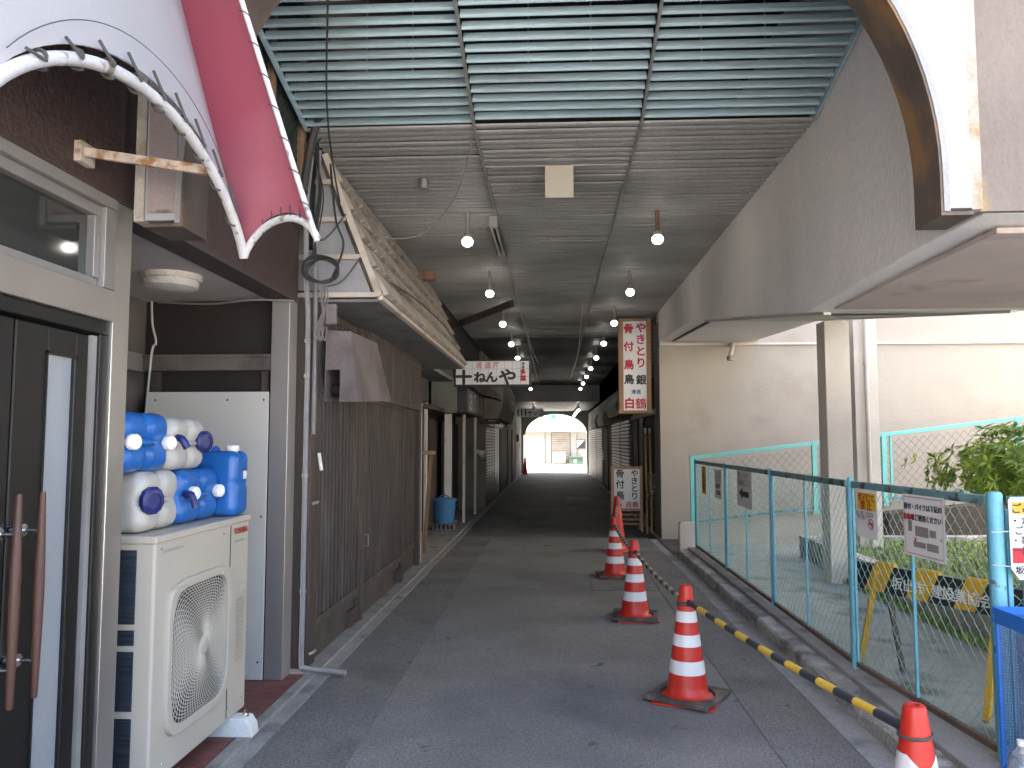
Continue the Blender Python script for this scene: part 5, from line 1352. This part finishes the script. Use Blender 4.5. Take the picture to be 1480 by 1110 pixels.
for x in (2.12, 3.95, 4.98, 6.95, 8.8):
    MB().box(x - .035, x + .035, 11.97, 12.03, rz(x, .3), rz(x, 1.39)).build('post', 'fence_turquoise', bf, bevel=.004)
MB().box(5.07, 5.10, 11.98, 12.02, rz(5.08, .4), rz(5.08, 1.36)).build('post', 'fence_turquoise', bf)
mb = MB(); wiremesh(mb, (2.15, 12.0), (9.3, 12.0), .39, 1.34, rz(9.3, .39), rz(9.3, 1.34), .06, .066, .0035); mb.build('wire_mesh', 'wire_brown', bf)
# ================================================================== PLANTER
pl = thing('planter_bed', 'low concrete edged planting bed behind the striped barrier', 'planter', (5, 7, 0))
MB().prism([(3.30, 4.1), (3.48, 4.1), (3.48, 10.6), (7.5, 10.9), (7.5, 11.1), (3.32, 10.8)], .04, .33, 'z').build('edging', 'kerb_concrete', pl, bevel=.01)
MB().prism([(3.481, 4.1), (8, 4.1), (8, 10.85), (3.481, 10.55)], .05, .29, 'z').build('soil', 'soil', pl)
random.seed(11)
mb = MB()
def blade(x, y_, z, h, a, lean, w_):
    d = V((math.cos(a), math.sin(a), 0)); s = V((-d.y, d.x, 0)) * w_
    p0 = V((x, y_, z)); p1 = p0 + V((0, 0, h * .6)) + d * lean * .4; p2 = p0 + V((0, 0, h)) + d * lean
    mb.add([p0 - s, p0 + s, p1 + s * .8, p1 - s * .8, p2], [(0, 1, 2, 3), (3, 2, 4)])
for i in range(24000):
    x = random.uniform(3.46, 6.6); y_ = random.uniform(4.1, 10.5)
    if noise.noise(V((x * 1.5, y_ * 1.5, 0))) < -.3 and random.random() < .5: continue
    blade(x, y_, .285, random.uniform(.02, .065), random.uniform(0, 2 * PI), random.uniform(.02, .06), random.uniform(.004, .009))
for i in range(1500):   # weeds at the foot of the edging
    x = random.uniform(3.18, 3.31); y_ = random.uniform(4.2, 9.0)
    blade(x, y_, .04, random.uniform(.03, .1), random.uniform(0, 2 * PI), random.uniform(.02, .07), random.uniform(.004, .008))
tag(mb.build('grass', 'grass'), 'low green grass and weeds growing in the planting bed', 'grass', kind='stuff')
# bush
bu = thing('shrub', 'glossy green broadleaf shrub rising from the planting bed at the right', 'shrub', (4.25, 6.5, .29))
mb = MB()
tips = []
for i in range(9):
    a = 2 * PI * i / 9 + random.uniform(-.3, .3); rr = random.uniform(.3, .95)
    e = V((4.2 + rr * math.cos(a), 6.5 + rr * math.sin(a), random.uniform(1.15, 1.62)))
    m_ = V((4.25 + rr * .3 * math.cos(a), 6.5 + rr * .3 * math.sin(a), .9))
    mb.tube(spline([(4.25 + .05 * math.cos(a), 6.5 + .05 * math.sin(a), .28), m_, e], 4), [.03 - .0025 * k for k in range(9)], 6)
mb.build('branches', 'bark', bu, smooth=True)
ma = MB(); mn = MB()
def leafm(mb, c, d, up, l, w_):
    s = d.cross(up).normalized() * w_; u = s.cross(d).normalized()
    mb.add([c, c + d * l * .45 + s + u * w_ * .3, c + d * l - u * l * .12, c + d * l * .45 - s + u * w_ * .3, c + d * l * .5 - u * .002], [(0, 1, 4), (1, 2, 4), (2, 3, 4), (3, 0, 4)])
for i in range(1500):
    # clumped shell-ish distribution in a lumpy ellipsoid
    while True:
        u = V((random.gauss(0, 1), random.gauss(0, 1), random.gauss(0, 1))).normalized()
        lump = 1 + .28 * noise.noise(u * 2.3 + V((3, 1, 7)))
        q = random.random() ** .33
        if q > .45: break
    c = V((4.3, 6.5, 1.38)) + V((u.x * 1.15, u.y * 1.1, u.z * .38)) * lump * q
    if noise.noise(c * 4.2) < -.22: continue
    n_ = random.randint(5, 8); ax = (u + V((0, 0, .5))).normalized(); new = random.random() < .22 and q > .85
    for k in range(n_):
        a = 2 * PI * k / n_ + random.uniform(-.3, .3)
        t1 = ax.orthogonal().normalized(); t2 = ax.cross(t1)
        d = (t1 * math.cos(a) + t2 * math.sin(a) + ax * random.uniform(.1, .7) + V((0, 0, random.uniform(-.35, .1)))).normalized()
        leafm(mn if new else ma, c, d, ax, random.uniform(.07, .12), random.uniform(.013, .02))
ma.build('foliage', 'leaf', bu); mn.build('new_leaves', 'leaf_new', bu)
# ================================================================== BARRIER
br = thing('striped_barrier', 'yellow and black site barrier with white lettering behind the fence', 'barrier', (2.3, 4.6, .05))
P0 = V((2.10, 5.60, 0)); P1 = V((2.887, 3.98, 0)); dd = (P1 - P0).normalized(); L_ = (P1 - P0).length
nb = V((dd.y, -dd.x, 0)).normalized()
if nb.x > 0: nb = -nb
def Bq(s, z, k): return P0 + dd * s + V((0, 0, z)) + nb * k
zt, zb = .77, .59
mb = MB(); nseg = 6; sw = L_ / nseg; sk = .10
# body: sections with slanted joints
def sect(s0, s1, mi, rnd=0.):
    for ka, kb_ in ((.0, -.05),):
        f = [Bq(s0 - sk / 2 + 0, zb, ka), Bq(s1 - sk / 2, zb, ka), Bq(s1 + sk / 2 if s1 < L_ else s1, zt, ka), Bq(s0 + sk / 2 if s0 > 0 else s0, zt, ka)]
        g_ = [p - nb * .05 for p in f]
        mb.add(f + g_, [(0, 1, 2, 3), (7, 6, 5, 4), (0, 4, 5, 1), (1, 5, 6, 2), (2, 6, 7, 3), (3, 7, 4, 0)], mi)
cuts = [0., .12, .28, .45, .61, .79, .93, 1.18, 1.36, 1.56, L_]
cols_ = [0, 1, 0, 1, 0, 1, 0, 1, 0, 1]
for i, (a, b_) in enumerate(zip(cuts[:-1], cuts[1:])):
    s0, s1 = a, b_
    f = [Bq(s0 - .045 if i else s0, zb, 0), Bq(s1 - .045, zb, 0), Bq(s1 + .045, zt, 0), Bq(s0 + .045 if i else s0, zt, 0)]
    g_ = [p - nb * .05 for p in f]
    mb.add(f + g_, [(0, 1, 2, 3), (7, 6, 5, 4), (0, 4, 5, 1), (1, 5, 6, 2), (2, 6, 7, 3), (3, 7, 4, 0)], cols_[i])
mb.build('board', ['barrier_black', 'barrier_yellow'], br)
for i, (a, b_) in enumerate(zip(cuts[:-1], cuts[1:])):
    if cols_[i]: MB().tube([Bq(a + .05, zt + .0, -.022), Bq(min(b_ + .04, L_), zt + .0, -.022)], .022, 12).build('top_roll', 'barrier_yellow', br, smooth=True)
mb = MB()
for ch, s in zip('坂出市建設業協会', (.35, .435, .52, .64, .72, .80, .88, .965)): put_text(mb, ch, .088, Bq(s, (zt + zb) / 2 - .01, .003), dd, UZ, .0012)
mb.build('lettering', 'cap_white', br)
for s, fa_, fb2 in ((.19, (2.196, 5.79), (2.36, 5.50)), (1.04, (2.40, 4.56), (2.76, 4.75))):
    top = Bq(s, .73, .008)
    MB().bar(top, (fa_[0], fa_[1], .05), .035, .025).build('leg', 'barrier_yellow', br)
    top = Bq(s, .70, -.07)
    MB().bar(top, (fb2[0], fb2[1], .05), .03, .025).build('leg', 'barrier_steel', br)

for o in list(col.objects):
    if '_o' in o: del o['_o']
